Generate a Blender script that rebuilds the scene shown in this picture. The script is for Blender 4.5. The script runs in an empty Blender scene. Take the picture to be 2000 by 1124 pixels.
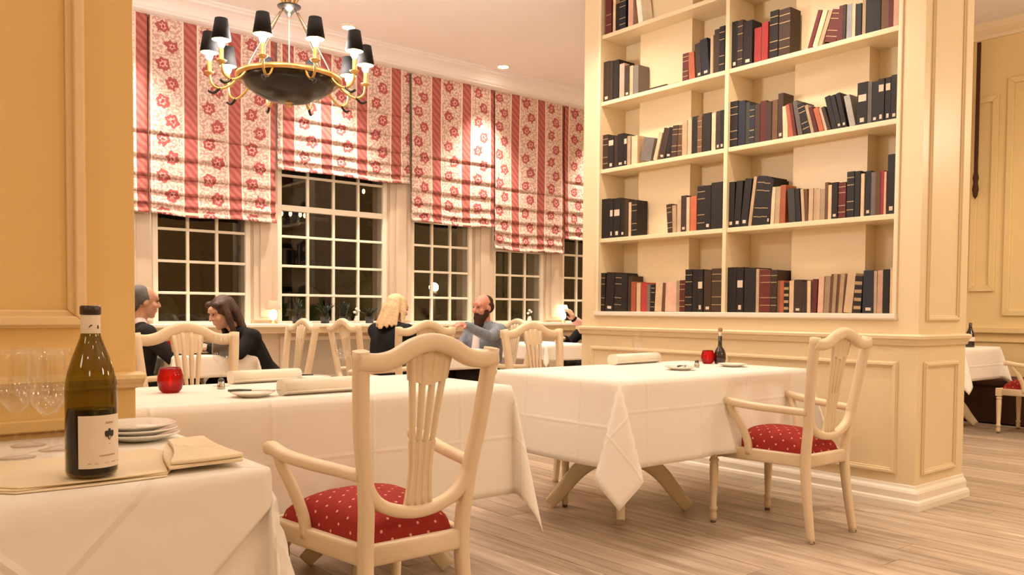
import bpy, math, random
from mathutils import Vector, Matrix
R = math.radians
random.seed(7)
SC = bpy.context.scene
COL = SC.collection

# ------------------------------------------------------------------ camera
FPX, YAW, PIT, ROL, CYP, CAMH = 1643.0, R(50.67), R(-2.01), R(.453), 665.45, 1.06
_f = Vector((math.cos(YAW)*math.cos(PIT), math.sin(YAW)*math.cos(PIT), math.sin(PIT)))
_r = Vector((math.sin(YAW), -math.cos(YAW), 0)); _u = _r.cross(_f)
_r, _u = _r*math.cos(ROL)+_u*math.sin(ROL), -_r*math.sin(ROL)+_u*math.cos(ROL)
cd = bpy.data.cameras.new('camera'); cam = bpy.data.objects.new('camera', cd); COL.objects.link(cam)
m = Matrix.Identity(4)
for i in range(3):
    m[i][0], m[i][1], m[i][2] = _r[i], _u[i], -_f[i]
m[2][3] = CAMH
cam.matrix_world = m
cd.sensor_width = 36.0; cd.lens = FPX/2000*36.0; cd.shift_y = (CYP-562)/2000
cd.clip_start = .05; cd.clip_end = 200
SC.camera = cam

# ------------------------------------------------------------------ world, view, large lights
SC.view_settings.view_transform = 'Standard'; SC.view_settings.look = 'None'
SC.view_settings.gamma = 1.0; SC.view_settings.use_curve_mapping = False
SC.view_settings.exposure = 0.0
W = bpy.data.worlds.new('night'); SC.world = W; W.use_nodes = True
W.node_tree.nodes['Background'].inputs[0].default_value = (.010, .012, .020, 1)
W.node_tree.nodes['Background'].inputs[1].default_value = 1.0

WARM = (1.0, .85, .68)
def lamp(name, kind, loc, energy, color=WARM, radius=.06, spot=None, blend=.6, aim=None):
    ld = bpy.data.lights.new(name, kind); ld.energy = energy; ld.color = color
    ld.shadow_soft_size = radius
    if kind == 'SPOT':
        ld.spot_size = R(spot or 110); ld.spot_blend = blend
    o = bpy.data.objects.new(name, ld); COL.objects.link(o); o.location = loc
    if aim:
        o.rotation_euler = (Vector(aim)-Vector(loc)).to_track_quat('-Z', 'Y').to_euler()
    return o
CEIL = 3.47
# downlights near the window wall (the first two show in the frame), over the bookcase, and an added unseen grid over the room as general fill
DOWN_WIN = [(1.78, 6.50), (3.50, 6.50), (5.22, 6.54), (6.95, 6.54)]
DOWN_BOOK = [(4.02, 2.90), (4.02, 4.22)]
FILL_ROOM = [(-1.6, -1.6), (.8, -1.6), (3.2, -1.6), (-1.6, .6), (.7, .7), (3.0, .9), (1.35, 3.2), (3.3, 3.2), (.4, 5.0), (2.2, 5.3), (3.9, 5.4), (5.6, 5.6)]
DOWN_FAR = [(6.6, .2), (6.6, 3.0), (6.6, 5.6), (8.3, 1.6)]
for x, y in DOWN_WIN: lamp('downlight_beam', 'SPOT', (x, y, CEIL-.03), 270, radius=.035, spot=82, blend=.9)
for x, y in DOWN_BOOK: lamp('downlight_beam', 'SPOT', (x, y, CEIL-.03), 74, radius=.05, spot=125, blend=.8)
for x, y in FILL_ROOM: lamp('downlight_beam', 'SPOT', (x, y, CEIL-.03), 60 if y > 2 else (46 if x > 2 else 30), radius=.09, spot=150, blend=.9)
for x, y in DOWN_FAR: lamp('downlight_beam', 'SPOT', (x, y, 3.85), 105, radius=.09, spot=150, blend=.9)
# added unseen fill lights that brighten walls and ceiling; no fixtures are built
for x, y, z, e in ((-.8, -1.8, 2.35, 22), (-2.2, .6, 2.35, 25), (3.5, -1.0, 2.35, 62), (6.9, .6, 2.5, 75), (-1.2, 4.6, 2.35, 45)):
    lamp('fill_glow', 'POINT', (x, y, z), e, (1, .84, .66), .22)
SC.cycles.transparent_max_bounces = 40

# ------------------------------------------------------------------ materials
MATS = {}
def nt(name):
    ma = bpy.data.materials.new(name); ma.use_nodes = True
    MATS[name] = ma
    t = ma.node_tree
    return ma, t, t.nodes, t.links, t.nodes['Principled BSDF']
def mat(name, col, rough=.5, spec=.5, var=.06, scale=8.0, bump=0.0, bscale=60.0, metal=0.0, emit=None, estr=0.0, coat=0.0, sheen=0.0, objrand=0.0):
    ma, t, N, L, b = nt(name)
    b.inputs['Roughness'].default_value = rough; b.inputs['Metallic'].default_value = metal
    b.inputs['Specular IOR Level'].default_value = spec
    b.inputs['Coat Weight'].default_value = coat
    b.inputs['Sheen Weight'].default_value = sheen
    tc = N.new('ShaderNodeTexCoord'); no = N.new('ShaderNodeTexNoise')
    no.inputs['Scale'].default_value = scale; no.inputs['Detail'].default_value = 4
    L.new(tc.outputs['Object'], no.inputs['Vector'])
    mx = N.new('ShaderNodeMix'); mx.data_type = 'RGBA'
    mx.inputs[6].default_value = tuple(c*(1-var) for c in col)+(1,)
    mx.inputs[7].default_value = tuple(min(1, c*(1+var)) for c in col)+(1,)
    L.new(no.outputs['Fac'], mx.inputs[0])
    out = mx.outputs[2]
    if objrand:
        oi = N.new('ShaderNodeObjectInfo'); hs = N.new('ShaderNodeHueSaturation')
        mr = N.new('ShaderNodeMapRange'); mr.inputs[3].default_value = 1-objrand; mr.inputs[4].default_value = 1+objrand
        L.new(oi.outputs['Random'], mr.inputs[0]); L.new(mr.outputs[0], hs.inputs['Value']); L.new(out, hs.inputs['Color'])
        out = hs.outputs[0]
    L.new(out, b.inputs['Base Color'])
    if bump:
        n2 = N.new('ShaderNodeTexNoise'); n2.inputs['Scale'].default_value = bscale; n2.inputs['Detail'].default_value = 3
        L.new(tc.outputs['Object'], n2.inputs['Vector'])
        bp = N.new('ShaderNodeBump'); bp.inputs['Strength'].default_value = bump; bp.inputs['Distance'].default_value = .01
        L.new(n2.outputs['Fac'], bp.inputs['Height']); L.new(bp.outputs[0], b.inputs['Normal'])
    if emit:
        b.inputs['Emission Color'].default_value = tuple(emit)+(1,); b.inputs['Emission Strength'].default_value = estr
    return ma
def glass(name, tint=(1, 1, 1), ior=1.45, rough=0.0, edge=.85):
    ma, t, N, L, b = nt(name)
    N.remove(b)
    tr = N.new('ShaderNodeBsdfTransparent'); tr.inputs[0].default_value = tuple(tint)+(1,)
    gl = N.new('ShaderNodeBsdfGlossy'); gl.inputs['Roughness'].default_value = rough; gl.inputs[0].default_value = (1, 1, 1, 1)
    lw = N.new('ShaderNodeLayerWeight'); lw.inputs[0].default_value = .5
    pw = N.new('ShaderNodeMath'); pw.operation = 'POWER'; L.new(lw.outputs['Facing'], pw.inputs[0]); pw.inputs[1].default_value = 4.5
    fr = N.new('ShaderNodeMath'); fr.operation = 'MULTIPLY_ADD'; L.new(pw.outputs[0], fr.inputs[0]); fr.inputs[1].default_value = edge; fr.inputs[2].default_value = .04
    ms = N.new('ShaderNodeMixShader'); L.new(fr.outputs[0], ms.inputs[0]); L.new(tr.outputs[0], ms.inputs[1]); L.new(gl.outputs[0], ms.inputs[2])
    L.new(ms.outputs[0], N['Material Output'].inputs[0])
    return ma
mat('wall_cream', (.82, .56, .22), .45, .4, .03, 3, .03, 150)
mat('case_cream', (.86, .70, .45), .38, .5, .02, 3, .02, 150)
mat('far_wall_cream', (.88, .69, .36), .45, .4, .03, 3, .03, 150)
mat('grille_beige_shaded', (.40, .33, .25), .6, .3, .06, 40, .1, 200)  # radiator cover panels, with the shade below the sill put into their colour
mat('wall_trim', (.86, .64, .34), .4, .5, .02, 5)
mat('trim_cream', (.90, .77, .55), .35, .5, .02, 5)
mat('trim_white', (.92, .84, .72), .35, .5, .02, 5)
mat('window_white', (.90, .82, .68), .35, .5, .02, 5)
mat('pier_cream', (.63, .51, .39), .5, .4, .03, 3, .03, 120)
mat('ceiling_paint', (.92, .88, .87), .8, .2, .02, 2, .02, 90)
mat('chair_paint', (.80, .65, .45), .38, .5, .05, 14, .03, 60)
mat('foot_dark', (.16, .10, .06), .5)
mat('table_paint', (.80, .68, .47), .42, .5, .05, 10)
mat('cream_napkin', (.88, .74, .52), .85, .2, .03, 20, .08, 300, sheen=.2)
mat('white_napkin', (.90, .82, .68), .85, .2, .03, 20, .08, 300, sheen=.2)
mat('porcelain', (.92, .87, .78), .15, .5, .01, 5, coat=.5)
mat('steel', (.55, .52, .48), .25, .5, .05, 20, metal=1.0)
mat('knife_dark', (.10, .09, .08), .3, .5, .05, 20, metal=.6)
mat('black_metal', (.008, .007, .006), .28, .4, .1, 10, coat=.25)
mat('rod_bronze', (.16, .095, .045), .45, .5, .1, 30, metal=.6)
mat('gilt', (.75, .50, .20), .35, .5, .15, 30, metal=1.0)
mat('shade_black', (.012, .010, .010), .75, .2, .1, 40, .1, 200)
mat('shade_lining', (.85, .62, .25), .5, .4, .03, 10)
mat('bulb', (1, .85, .6), .5, emit=(1, .72, .36), estr=22)
mat('bulb_dim', (1, .85, .6), .5, emit=(1, .70, .32), estr=5)
mat('lamp_bulb', (1, .85, .6), .5, emit=(1, .78, .50), estr=5)
mat('lens_glow', (1, .95, .9), .5, emit=(1, .86, .68), estr=40)
mat('cork', (.35, .2, .12), .8)
mat('capsule_foil', (.035, .016, .012), .35, .5, .1, 30, coat=.2)
mat('label_paper', (.86, .76, .62), .7, .3, .03, 30)
mat('label_ink', (.03, .03, .03), .6)
mat('label_faint', (.50, .38, .28), .7)
mat('wine', (.010, .004, .004), .25, .5)
mat('dark_bottle', (.020, .010, .008), .12, .5, .05, 10, coat=.6)

mat('flame', (1, .9, .7), .5, emit=(1, .75, .42), estr=14)
mat('wax', (.95, .86, .70), .5, emit=(1, .65, .35), estr=1.2)
mat('lamp_red_shade', (.75, .32, .22), .8, .2, .2, 60, emit=(1, .30, .18), estr=.22)
mat('lamp_white_shade', (.95, .85, .75), .7, .2, .03, 20, emit=(1, .78, .55), estr=2.2)
mat('skin_a', (.55, .30, .20), .55, .4, .08, 30)
mat('skin_b', (.66, .38, .27), .55, .4, .08, 30)
mat('skin_red', (.58, .25, .17), .5, .4, .08, 30)
mat('eye', (.03, .02, .02), .2)
mat('hair_grey', (.10, .095, .09), .6, .4, .5, 60, .4, 120)
mat('hair_brown', (.060, .026, .014), .5, .5, .4, 60, .4, 140)
mat('hair_blond', (.74, .53, .30), .5, .5, .35, 45, .6, 120)
mat('beard', (.055, .024, .014), .8, .2, .4, 60, .6, 140)
mat('cloth_black', (.010, .010, .012), .85, .2, .3, 20, .2, 80)
mat('cloth_dark', (.022, .018, .018), .85, .2, .3, 20, .2, 80)
mat('cloth_bluegrey', (.20, .22, .26), .85, .2, .45, 18, .4, 40)
mat('cloth_pale', (.78, .68, .66), .85, .2, .1, 20)
mat('cloth_pink', (.80, .45, .42), .85, .2, .1, 20)
mat('leaf_dark', (.020, .028, .014), .5, .4, .4, 10)
mat('pot_dark', (.020, .018, .018), .35)
mat('ground_night', (.05, .06, .03), .9, .2, .3, 4)
mat('brick_night', (.16, .09, .055), .85, .2, .3, 6)
mat('window_night', (.02, .02, .025), .2)
mat('lamp_globe', (1, .95, .8), .5, emit=(1, .80, .42), estr=30)
mat('iron', (.02, .02, .02), .5)
mat('hedge', (.10, .13, .04), .8, .2, .5, 12, .5, 30)
mat('strip_brown', (.075, .028, .012), .6, .3, .2, 30)
mat('bench_brown', (.055, .022, .014), .6, .3, .2, 10)
glass('pane_glass', (.86, .86, .84), 1.45)
glass('clear_glass', (.985, .985, .985), edge=.75)
def red_glass():
    ma, t, N, L, b = nt('red_glow_glass'); N.remove(b)
    tl = N.new('ShaderNodeBsdfTranslucent'); tl.inputs[0].default_value = (.60, .006, .012, 1)
    tr = N.new('ShaderNodeBsdfTransparent'); tr.inputs[0].default_value = (.60, .015, .02, 1)
    df = N.new('ShaderNodeBsdfDiffuse'); df.inputs[0].default_value = (.30, .004, .008, 1)
    gl = N.new('ShaderNodeBsdfGlossy'); gl.inputs['Roughness'].default_value = .05
    a = N.new('ShaderNodeMixShader'); a.inputs[0].default_value = .45; L.new(tl.outputs[0], a.inputs[1]); L.new(tr.outputs[0], a.inputs[2])
    d = N.new('ShaderNodeMixShader'); d.inputs[0].default_value = .35; L.new(a.outputs[0], d.inputs[1]); L.new(df.outputs[0], d.inputs[2])
    fr = N.new('ShaderNodeFresnel'); fr.inputs[0].default_value = 1.45
    c = N.new('ShaderNodeMixShader'); L.new(fr.outputs[0], c.inputs[0]); L.new(d.outputs[0], c.inputs[1]); L.new(gl.outputs[0], c.inputs[2])
    L.new(c.outputs[0], N['Material Output'].inputs[0])
red_glass()
glass('olive_glass', (.44, .39, .10), 1.5)

def mnode(N, L, op, a, b=None, c=None):
    n = N.new('ShaderNodeMath'); n.operation = op
    for i, v in enumerate((a, b, c)):
        if v is None: continue
        if isinstance(v, (int, float)): n.inputs[i].default_value = v
        else: L.new(v, n.inputs[i])
    return n.outputs[0]
def mixc(N, L, fac, a, b):
    n = N.new('ShaderNodeMix'); n.data_type = 'RGBA'
    for i, v in ((0, fac), (6, a), (7, b)):
        if isinstance(v, tuple): n.inputs[i].default_value = v+(1,)
        elif isinstance(v, (int, float)): n.inputs[i].default_value = v
        else: L.new(v, n.inputs[i])
    return n.outputs[2]

def linen(nm='linen', rot=0.0, amt=.35):
    ma, t, N, L, b = nt(nm)
    b.inputs['Base Color'].default_value = (.92, .86, .78, 1); b.inputs['Roughness'].default_value = .8
    b.inputs['Sheen Weight'].default_value = .15; b.inputs['Specular IOR Level'].default_value = .25
    uv = N.new('ShaderNodeUVMap'); sp = N.new('ShaderNodeSeparateXYZ')
    mp = N.new('ShaderNodeMapping'); mp.inputs['Rotation'].default_value = (0, 0, rot); L.new(uv.outputs[0], mp.inputs[0]); L.new(mp.outputs[0], sp.inputs[0])
    tot = None
    for ax in (0, 1):
        d = mnode(N, L, 'PINGPONG', sp.outputs[ax], .19)            # ironed fold lines every .38 m
        w = mnode(N, L, 'SUBTRACT', 1.0, mnode(N, L, 'MULTIPLY', d, 90.0))
        w = mnode(N, L, 'MAXIMUM', w, 0.0)
        tot = w if tot is None else mnode(N, L, 'MAXIMUM', tot, w)
    no = N.new('ShaderNodeTexNoise'); no.inputs['Scale'].default_value = 9; no.inputs['Detail'].default_value = 3
    L.new(uv.outputs[0], no.inputs['Vector'])
    h = mnode(N, L, 'ADD', mnode(N, L, 'MULTIPLY', tot, .5), mnode(N, L, 'MULTIPLY', no.outputs['Fac'], .8))
    bp = N.new('ShaderNodeBump'); bp.inputs['Strength'].default_value = amt; bp.inputs['Distance'].default_value = .008
    L.new(h, bp.inputs['Height']); L.new(bp.outputs[0], b.inputs['Normal'])
linen(amt=.5)
linen('linen_diagonal', R(45), .8)

def seat_fabric():
    ma, t, N, L, b = nt('seat_fabric')
    b.inputs['Roughness'].default_value = .8; b.inputs['Specular IOR Level'].default_value = .25
    uv = N.new('ShaderNodeUVMap'); sp = N.new('ShaderNodeSeparateXYZ'); L.new(uv.outputs[0], sp.inputs[0])
    P = .062
    y = mnode(N, L, 'DIVIDE', sp.outputs[1], P*.5)
    row = mnode(N, L, 'FLOOR', y)
    off = mnode(N, L, 'MULTIPLY', mnode(N, L, 'MODULO', row, 2.0), .5)
    x = mnode(N, L, 'ADD', mnode(N, L, 'DIVIDE', sp.outputs[0], P), off)
    fx = mnode(N, L, 'MULTIPLY', mnode(N, L, 'SUBTRACT', mnode(N, L, 'FRACT', x), .5), P)
    fy = mnode(N, L, 'MULTIPLY', mnode(N, L, 'SUBTRACT', mnode(N, L, 'FRACT', y), .5), P*.5)
    r = mnode(N, L, 'SQRT', mnode(N, L, 'ADD', mnode(N, L, 'MULTIPLY', fx, fx), mnode(N, L, 'MULTIPLY', fy, fy)))
    dot = mnode(N, L, 'LESS_THAN', r, .0044)
    no = N.new('ShaderNodeTexNoise'); no.inputs['Scale'].default_value = 30; L.new(uv.outputs[0], no.inputs['Vector'])
    base = mixc(N, L, no.outputs['Fac'], (.27, .016, .013), (.37, .030, .022))
    L.new(mixc(N, L, dot, base, (.74, .42, .29)), b.inputs['Base Color'])
seat_fabric()

def blind_fabric():
    ma, t, N, L, b = nt('blind_fabric')
    b.inputs['Roughness'].default_value = .8; b.inputs['Specular IOR Level'].default_value = .2
    uv = N.new('ShaderNodeUVMap'); sp = N.new('ShaderNodeSeparateXYZ'); L.new(uv.outputs[0], sp.inputs[0])
    u, v = sp.outputs[0], sp.outputs[1]
    PER = .36
    tt = mnode(N, L, 'FRACT', mnode(N, L, 'ADD', mnode(N, L, 'DIVIDE', u, PER), 10.5))       # stripe centre at .5
    ds = mnode(N, L, 'ABSOLUTE', mnode(N, L, 'SUBTRACT', tt, .5))
    stripe = mnode(N, L, 'LESS_THAN', ds, .145)
    border = mnode(N, L, 'MULTIPLY', mnode(N, L, 'GREATER_THAN', ds, .145), mnode(N, L, 'LESS_THAN', ds, .185))
    # floral band
    bx = mnode(N, L, 'MULTIPLY', mnode(N, L, 'SUBTRACT', tt, mnode(N, L, 'ROUND', tt)), PER)
    ROW = .145
    vr = mnode(N, L, 'ADD', mnode(N, L, 'DIVIDE', v, ROW), 20.0)
    k = mnode(N, L, 'FLOOR', vr)
    alt = mnode(N, L, 'SUBTRACT', mnode(N, L, 'MULTIPLY', mnode(N, L, 'MODULO', k, 2.0), 2.0), 1.0)
    nd = N.new('ShaderNodeTexNoise'); nd.inputs['Scale'].default_value = 20; nd.inputs['Detail'].default_value = 2; L.new(uv.outputs[0], nd.inputs['Vector'])
    sn = N.new('ShaderNodeSeparateXYZ'); L.new(nd.outputs['Color'], sn.inputs[0])
    jx = mnode(N, L, 'MULTIPLY', mnode(N, L, 'SUBTRACT', sn.outputs[0], .5), .050); jy = mnode(N, L, 'MULTIPLY', mnode(N, L, 'SUBTRACT', sn.outputs[1], .5), .050)
    fx = mnode(N, L, 'ADD', mnode(N, L, 'SUBTRACT', bx, mnode(N, L, 'MULTIPLY', alt, .034)), jx)
    fy = mnode(N, L, 'ADD', mnode(N, L, 'MULTIPLY', mnode(N, L, 'SUBTRACT', mnode(N, L, 'FRACT', vr), .5), ROW), jy)
    r = mnode(N, L, 'SQRT', mnode(N, L, 'ADD', mnode(N, L, 'MULTIPLY', fx, fx), mnode(N, L, 'MULTIPLY', fy, fy)))
    th = mnode(N, L, 'ARCTAN2', fy, fx)
    pet = mnode(N, L, 'MULTIPLY', mnode(N, L, 'SINE', mnode(N, L, 'MULTIPLY', th, 6.0)), .006)
    r2 = mnode(N, L, 'ADD', r, pet)
    flower = mnode(N, L, 'LESS_THAN', r2, .050)
    ring = mnode(N, L, 'MULTIPLY', flower, mnode(N, L, 'GREATER_THAN', r2, .024))
    core = mnode(N, L, 'LESS_THAN', r, .012)
    nv = N.new('ShaderNodeTexNoise'); nv.inputs['Scale'].default_value = 46; nv.inputs['Detail'].default_value = 1
    L.new(uv.outputs[0], nv.inputs['Vector'])
    vine = mnode(N, L, 'GREATER_THAN', nv.outputs['Fac'], .485)
    n3 = N.new('ShaderNodeTexNoise'); n3.inputs['Scale'].default_value = 25
    L.new(uv.outputs[0], n3.inputs['Vector'])
    cream = (.86, .69, .62); rose = (.44, .11, .11); pink = (.74, .42, .39); leaf = (.54, .40, .31)
    vcol = mixc(N, L, mnode(N, L, 'GREATER_THAN', n3.outputs['Fac'], .50), (.56, .24, .22), leaf)
    c = mixc(N, L, mnode(N, L, 'MULTIPLY', vine, .75), cream, vcol)
    c = mixc(N, L, flower, c, pink)
    c = mixc(N, L, ring, c, rose)
    c = mixc(N, L, core, c, (.42, .07, .08))
    wv = N.new('ShaderNodeTexWave'); wv.wave_type = 'BANDS'; wv.bands_direction = 'DIAGONAL'; wv.inputs['Scale'].default_value = 9; wv.inputs['Distortion'].default_value = 3
    L.new(uv.outputs[0], wv.inputs['Vector'])
    sc = mixc(N, L, wv.outputs['Fac'], (.39, .100, .090), (.53, .18, .16))
    c = mixc(N, L, stripe, c, sc)
    c = mixc(N, L, border, c, (.90, .75, .66))
    L.new(c, b.inputs['Base Color'])
blind_fabric()

def wood():
    ma, t, N, L, b = nt('plank_wood')
    b.inputs['Roughness'].default_value = .42
    tc = N.new('ShaderNodeTexCoord'); mp = N.new('ShaderNodeMapping'); mp.inputs['Scale'].default_value = (22, 1.6, 10)
    L.new(tc.outputs['Object'], mp.inputs['Vector'])
    oi = N.new('ShaderNodeObjectInfo')
    ad = N.new('ShaderNodeVectorMath'); ad.operation = 'ADD'; L.new(mp.outputs[0], ad.inputs[0])
    cb = N.new('ShaderNodeCombineXYZ'); L.new(mnode(N, L, 'MULTIPLY', oi.outputs['Random'], 40.0), cb.inputs[2]); L.new(cb.outputs[0], ad.inputs[1])
    no = N.new('ShaderNodeTexNoise'); no.inputs['Scale'].default_value = 1.0; no.inputs['Detail'].default_value = 6; no.inputs['Distortion'].default_value = .6
    L.new(ad.outputs[0], no.inputs['Vector'])
    rp = N.new('ShaderNodeValToRGB'); rp.color_ramp.elements[0].position = .33; rp.color_ramp.elements[0].color = (.36, .265, .185, 1)
    rp.color_ramp.elements[1].position = .66; rp.color_ramp.elements[1].color = (.62, .49, .37, 1)
    L.new(no.outputs['Fac'], rp.inputs[0])
    hs = N.new('ShaderNodeHueSaturation'); mr = N.new('ShaderNodeMapRange'); mr.inputs[3].default_value = .84; mr.inputs[4].default_value = 1.14
    L.new(oi.outputs['Random'], mr.inputs[0]); L.new(mr.outputs[0], hs.inputs['Value']); L.new(rp.outputs[0], hs.inputs['Color'])
    L.new(hs.outputs[0], b.inputs['Base Color'])
    bp = N.new('ShaderNodeBump'); bp.inputs['Strength'].default_value = .12; bp.inputs['Distance'].default_value = .004
    L.new(no.outputs['Fac'], bp.inputs['Height']); L.new(bp.outputs[0], b.inputs['Normal'])
wood()

# ------------------------------------------------------------------ mesh helpers
class MB:
    def __init__(s): s.v = []; s.f = []; s.sm = []; s.uv = None
    def add(s, vs, fs, smooth=False):
        o = len(s.v); s.v += [tuple(p) for p in vs]
        for f in fs: s.f.append(tuple(i+o for i in f)); s.sm.append(smooth)
        return s
    def box(s, x0, x1, y0, y1, z0, z1):
        return s.add([(x0,y0,z0),(x1,y0,z0),(x1,y1,z0),(x0,y1,z0),(x0,y0,z1),(x1,y0,z1),(x1,y1,z1),(x0,y1,z1)],
                     [(0,3,2,1),(4,5,6,7),(0,1,5,4),(1,2,6,5),(2,3,7,6),(3,0,4,7)])
    def sweep(s, pts, ws, hs=None, up=(0,0,1), n=10, e=2.6, closed=False):
        """tube along pts; ws = half-width sideways, hs = half-height along up; e = superellipse exponent"""
        pts = [Vector(p) for p in pts]; k = len(pts)
        if not isinstance(ws, (list, tuple)): ws = [ws]*k
        if hs is None: hs = ws
        if not isinstance(hs, (list, tuple)): hs = [hs]*k
        up = Vector(up); vs = []; fs = []
        for i, p in enumerate(pts):
            if closed: t = pts[(i+1) % k]-pts[i-1]
            else: t = pts[min(i+1, k-1)]-pts[max(i-1, 0)]
            t.normalize()
            a = t.cross(up)
            if a.length < 1e-4: a = t.cross(Vector((1, 0, 0)))
            a.normalize(); b = a.cross(t).normalized()
            for j in range(n):
                q = 2*math.pi*(j+.5)/n; c, d = math.cos(q), math.sin(q)
                c = math.copysign(abs(c)**(2/e), c); d = math.copysign(abs(d)**(2/e), d)
                vs.append(p+a*c*ws[i]+b*d*hs[i])
        for i in range(k if closed else k-1):
            i2 = (i+1) % k
            for j in range(n):
                fs.append((i*n+j, i*n+(j+1) % n, i2*n+(j+1) % n, i2*n+j))
        o = len(s.v); s.add(vs, fs, True)
        if not closed:
            s.f.append(tuple(o+j for j in reversed(range(n)))); s.sm.append(False)
            s.f.append(tuple(o+(k-1)*n+j for j in range(n))); s.sm.append(False)
        return s
    def lathe(s, prof, n=24, c=(0,0,0), smooth=True, cap=True):
        vs = []; fs = []; k = len(prof)
        for r, z in prof:
            for j in range(n):
                q = 2*math.pi*j/n; vs.append((c[0]+r*math.cos(q), c[1]+r*math.sin(q), c[2]+z))
        for i in range(k-1):
            for j in range(n):
                fs.append((i*n+j, i*n+(j+1) % n, (i+1)*n+(j+1) % n, (i+1)*n+j))
        o = len(s.v); s.add(vs, fs, smooth)
        if cap:
            if prof[0][0] > 1e-4: s.f.append(tuple(o+j for j in reversed(range(n)))); s.sm.append(False)
            if prof[-1][0] > 1e-4: s.f.append(tuple(o+(k-1)*n+j for j in range(n))); s.sm.append(False)
        return s
    def ell(s, c, r, n=14, m=10, rot=None):
        vs = []; fs = []
        if not isinstance(r, (list, tuple)): r = (r, r, r)
        for i in range(m+1):
            p = math.pi*i/m
            for j in range(n):
                q = 2*math.pi*j/n
                w = Vector((r[0]*math.sin(p)*math.cos(q), r[1]*math.sin(p)*math.sin(q), r[2]*math.cos(p)))
                if rot: w = rot @ w
                vs.append(w+Vector(c))
        for i in range(m):
            for j in range(n):
                fs.append((i*n+j, (i+1)*n+j, (i+1)*n+(j+1) % n, i*n+(j+1) % n))
        return s.add(vs, fs, True)
    def cap(s, a, b, ra, rb, n=12):
        a, b = Vector(a), Vector(b); d = b-a; l = d.length
        pts = []; ws = []
        t = d/l if l > 1e-6 else Vector((0,0,1))
        for k in (0, 25, 50, 75): pts.append(a-t*ra*math.cos(R(k))); ws.append(max(ra*math.sin(R(k)), ra*.05))
        pts.append(a); ws.append(ra); pts.append(b); ws.append(rb)
        for k in (75, 50, 25, 0): pts.append(b+t*rb*math.cos(R(k))); ws.append(max(rb*math.sin(R(k)), rb*.05))
        up = (0,0,1) if abs(t.z) < .9 else (0,1,0)
        return s.sweep(pts, ws, up=up, n=n, e=2)
    def prism(s, pts, z0, z1, fn=None):
        """polygon pts (2-D) extruded z0..z1; fn maps (x,y,z) -> point"""
        fn = fn or (lambda x, y, z: (x, y, z)); k = len(pts)
        vs = [fn(x, y, z0) for x, y in pts]+[fn(x, y, z1) for x, y in pts]
        fs = [tuple(reversed(range(k))), tuple(range(k, 2*k))]+[(i, (i+1) % k, k+(i+1) % k, k+i) for i in range(k)]
        return s.add(vs, fs)
    def mesh(s, name):
        me = bpy.data.meshes.new(name); me.from_pydata(s.v, [], s.f)
        me.polygons.foreach_set('use_smooth', s.sm)
        if s.uv is not None:
            ul = me.uv_layers.new(name='UVMap')
            li = [0]*len(me.loops); me.loops.foreach_get('vertex_index', li)
            flat = []
            for i in li: flat += s.uv[i]
            ul.data.foreach_set('uv', flat)
        me.update()
        return me
    def build(s, name, ma, parent=None, bevel=0, seg=2, loc=None):
        me = s.mesh(name); me.materials.append(MATS[ma])
        o = bpy.data.objects.new(name, me); COL.objects.link(o)
        if parent: o.parent = parent
        if loc: o.location = loc
        if bevel:
            b = o.modifiers.new('bevel', 'BEVEL'); b.width = bevel; b.segments = seg; b.limit_method = 'ANGLE'; b.angle_limit = R(40)
        return o
def tag(o, label=None, cat=None, group=None, kind=None):
    if label: o['label'] = label
    if cat: o['category'] = cat
    if group: o['group'] = group
    if kind: o['kind'] = kind
    return o
def empty(name, loc=(0,0,0), rz=0, label=None, cat=None, group=None, kind=None):
    o = bpy.data.objects.new(name, None); COL.objects.link(o); o.location = loc; o.rotation_euler = (0, 0, rz)
    o.empty_display_size = .1
    return tag(o, label, cat, group, kind)
def copy_tree(o, parent=None):
    c = o.copy(); COL.objects.link(c); c.parent = parent
    for ch in list(o.children): copy_tree(ch, c)
    return c
def part(root, name, ma, bevel=0):
    """decorator-free shortcut: returns (mb, finish)"""
    mb = MB()
    return mb
def frame_strips(root, name, ma, x0, x1, z0, z1, w, y0, y1, axis='x', bevel=.003):
    """a rectangular moulding of four mitred strips; axis x: in the x-z plane, axis y: in the y-z plane (x0..x1 run along y)"""
    P = [(x0,z0),(x1,z0),(x1,z1),(x0,z1)]; Q = [(x0+w,z0+w),(x1-w,z0+w),(x1-w,z1-w),(x0+w,z1-w)]
    for i in range(4):
        j = (i+1) % 4; mb = MB()
        pts = [P[i], P[j], Q[j], Q[i]]
        if axis == 'x': mb.prism(pts, y0, y1, lambda a, b, c: (a, c, b))
        else: mb.prism(pts, y0, y1, lambda a, b, c: (c, a, b))
        mb.build(name, ma, root, bevel)

def build_off(mb, root, name, ma, bevel=0):
    L = root.location; mb.v = [(a-L.x, b-L.y, c-L.z) for a, b, c in mb.v]
    return mb.build(name, ma, root, bevel)

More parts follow.
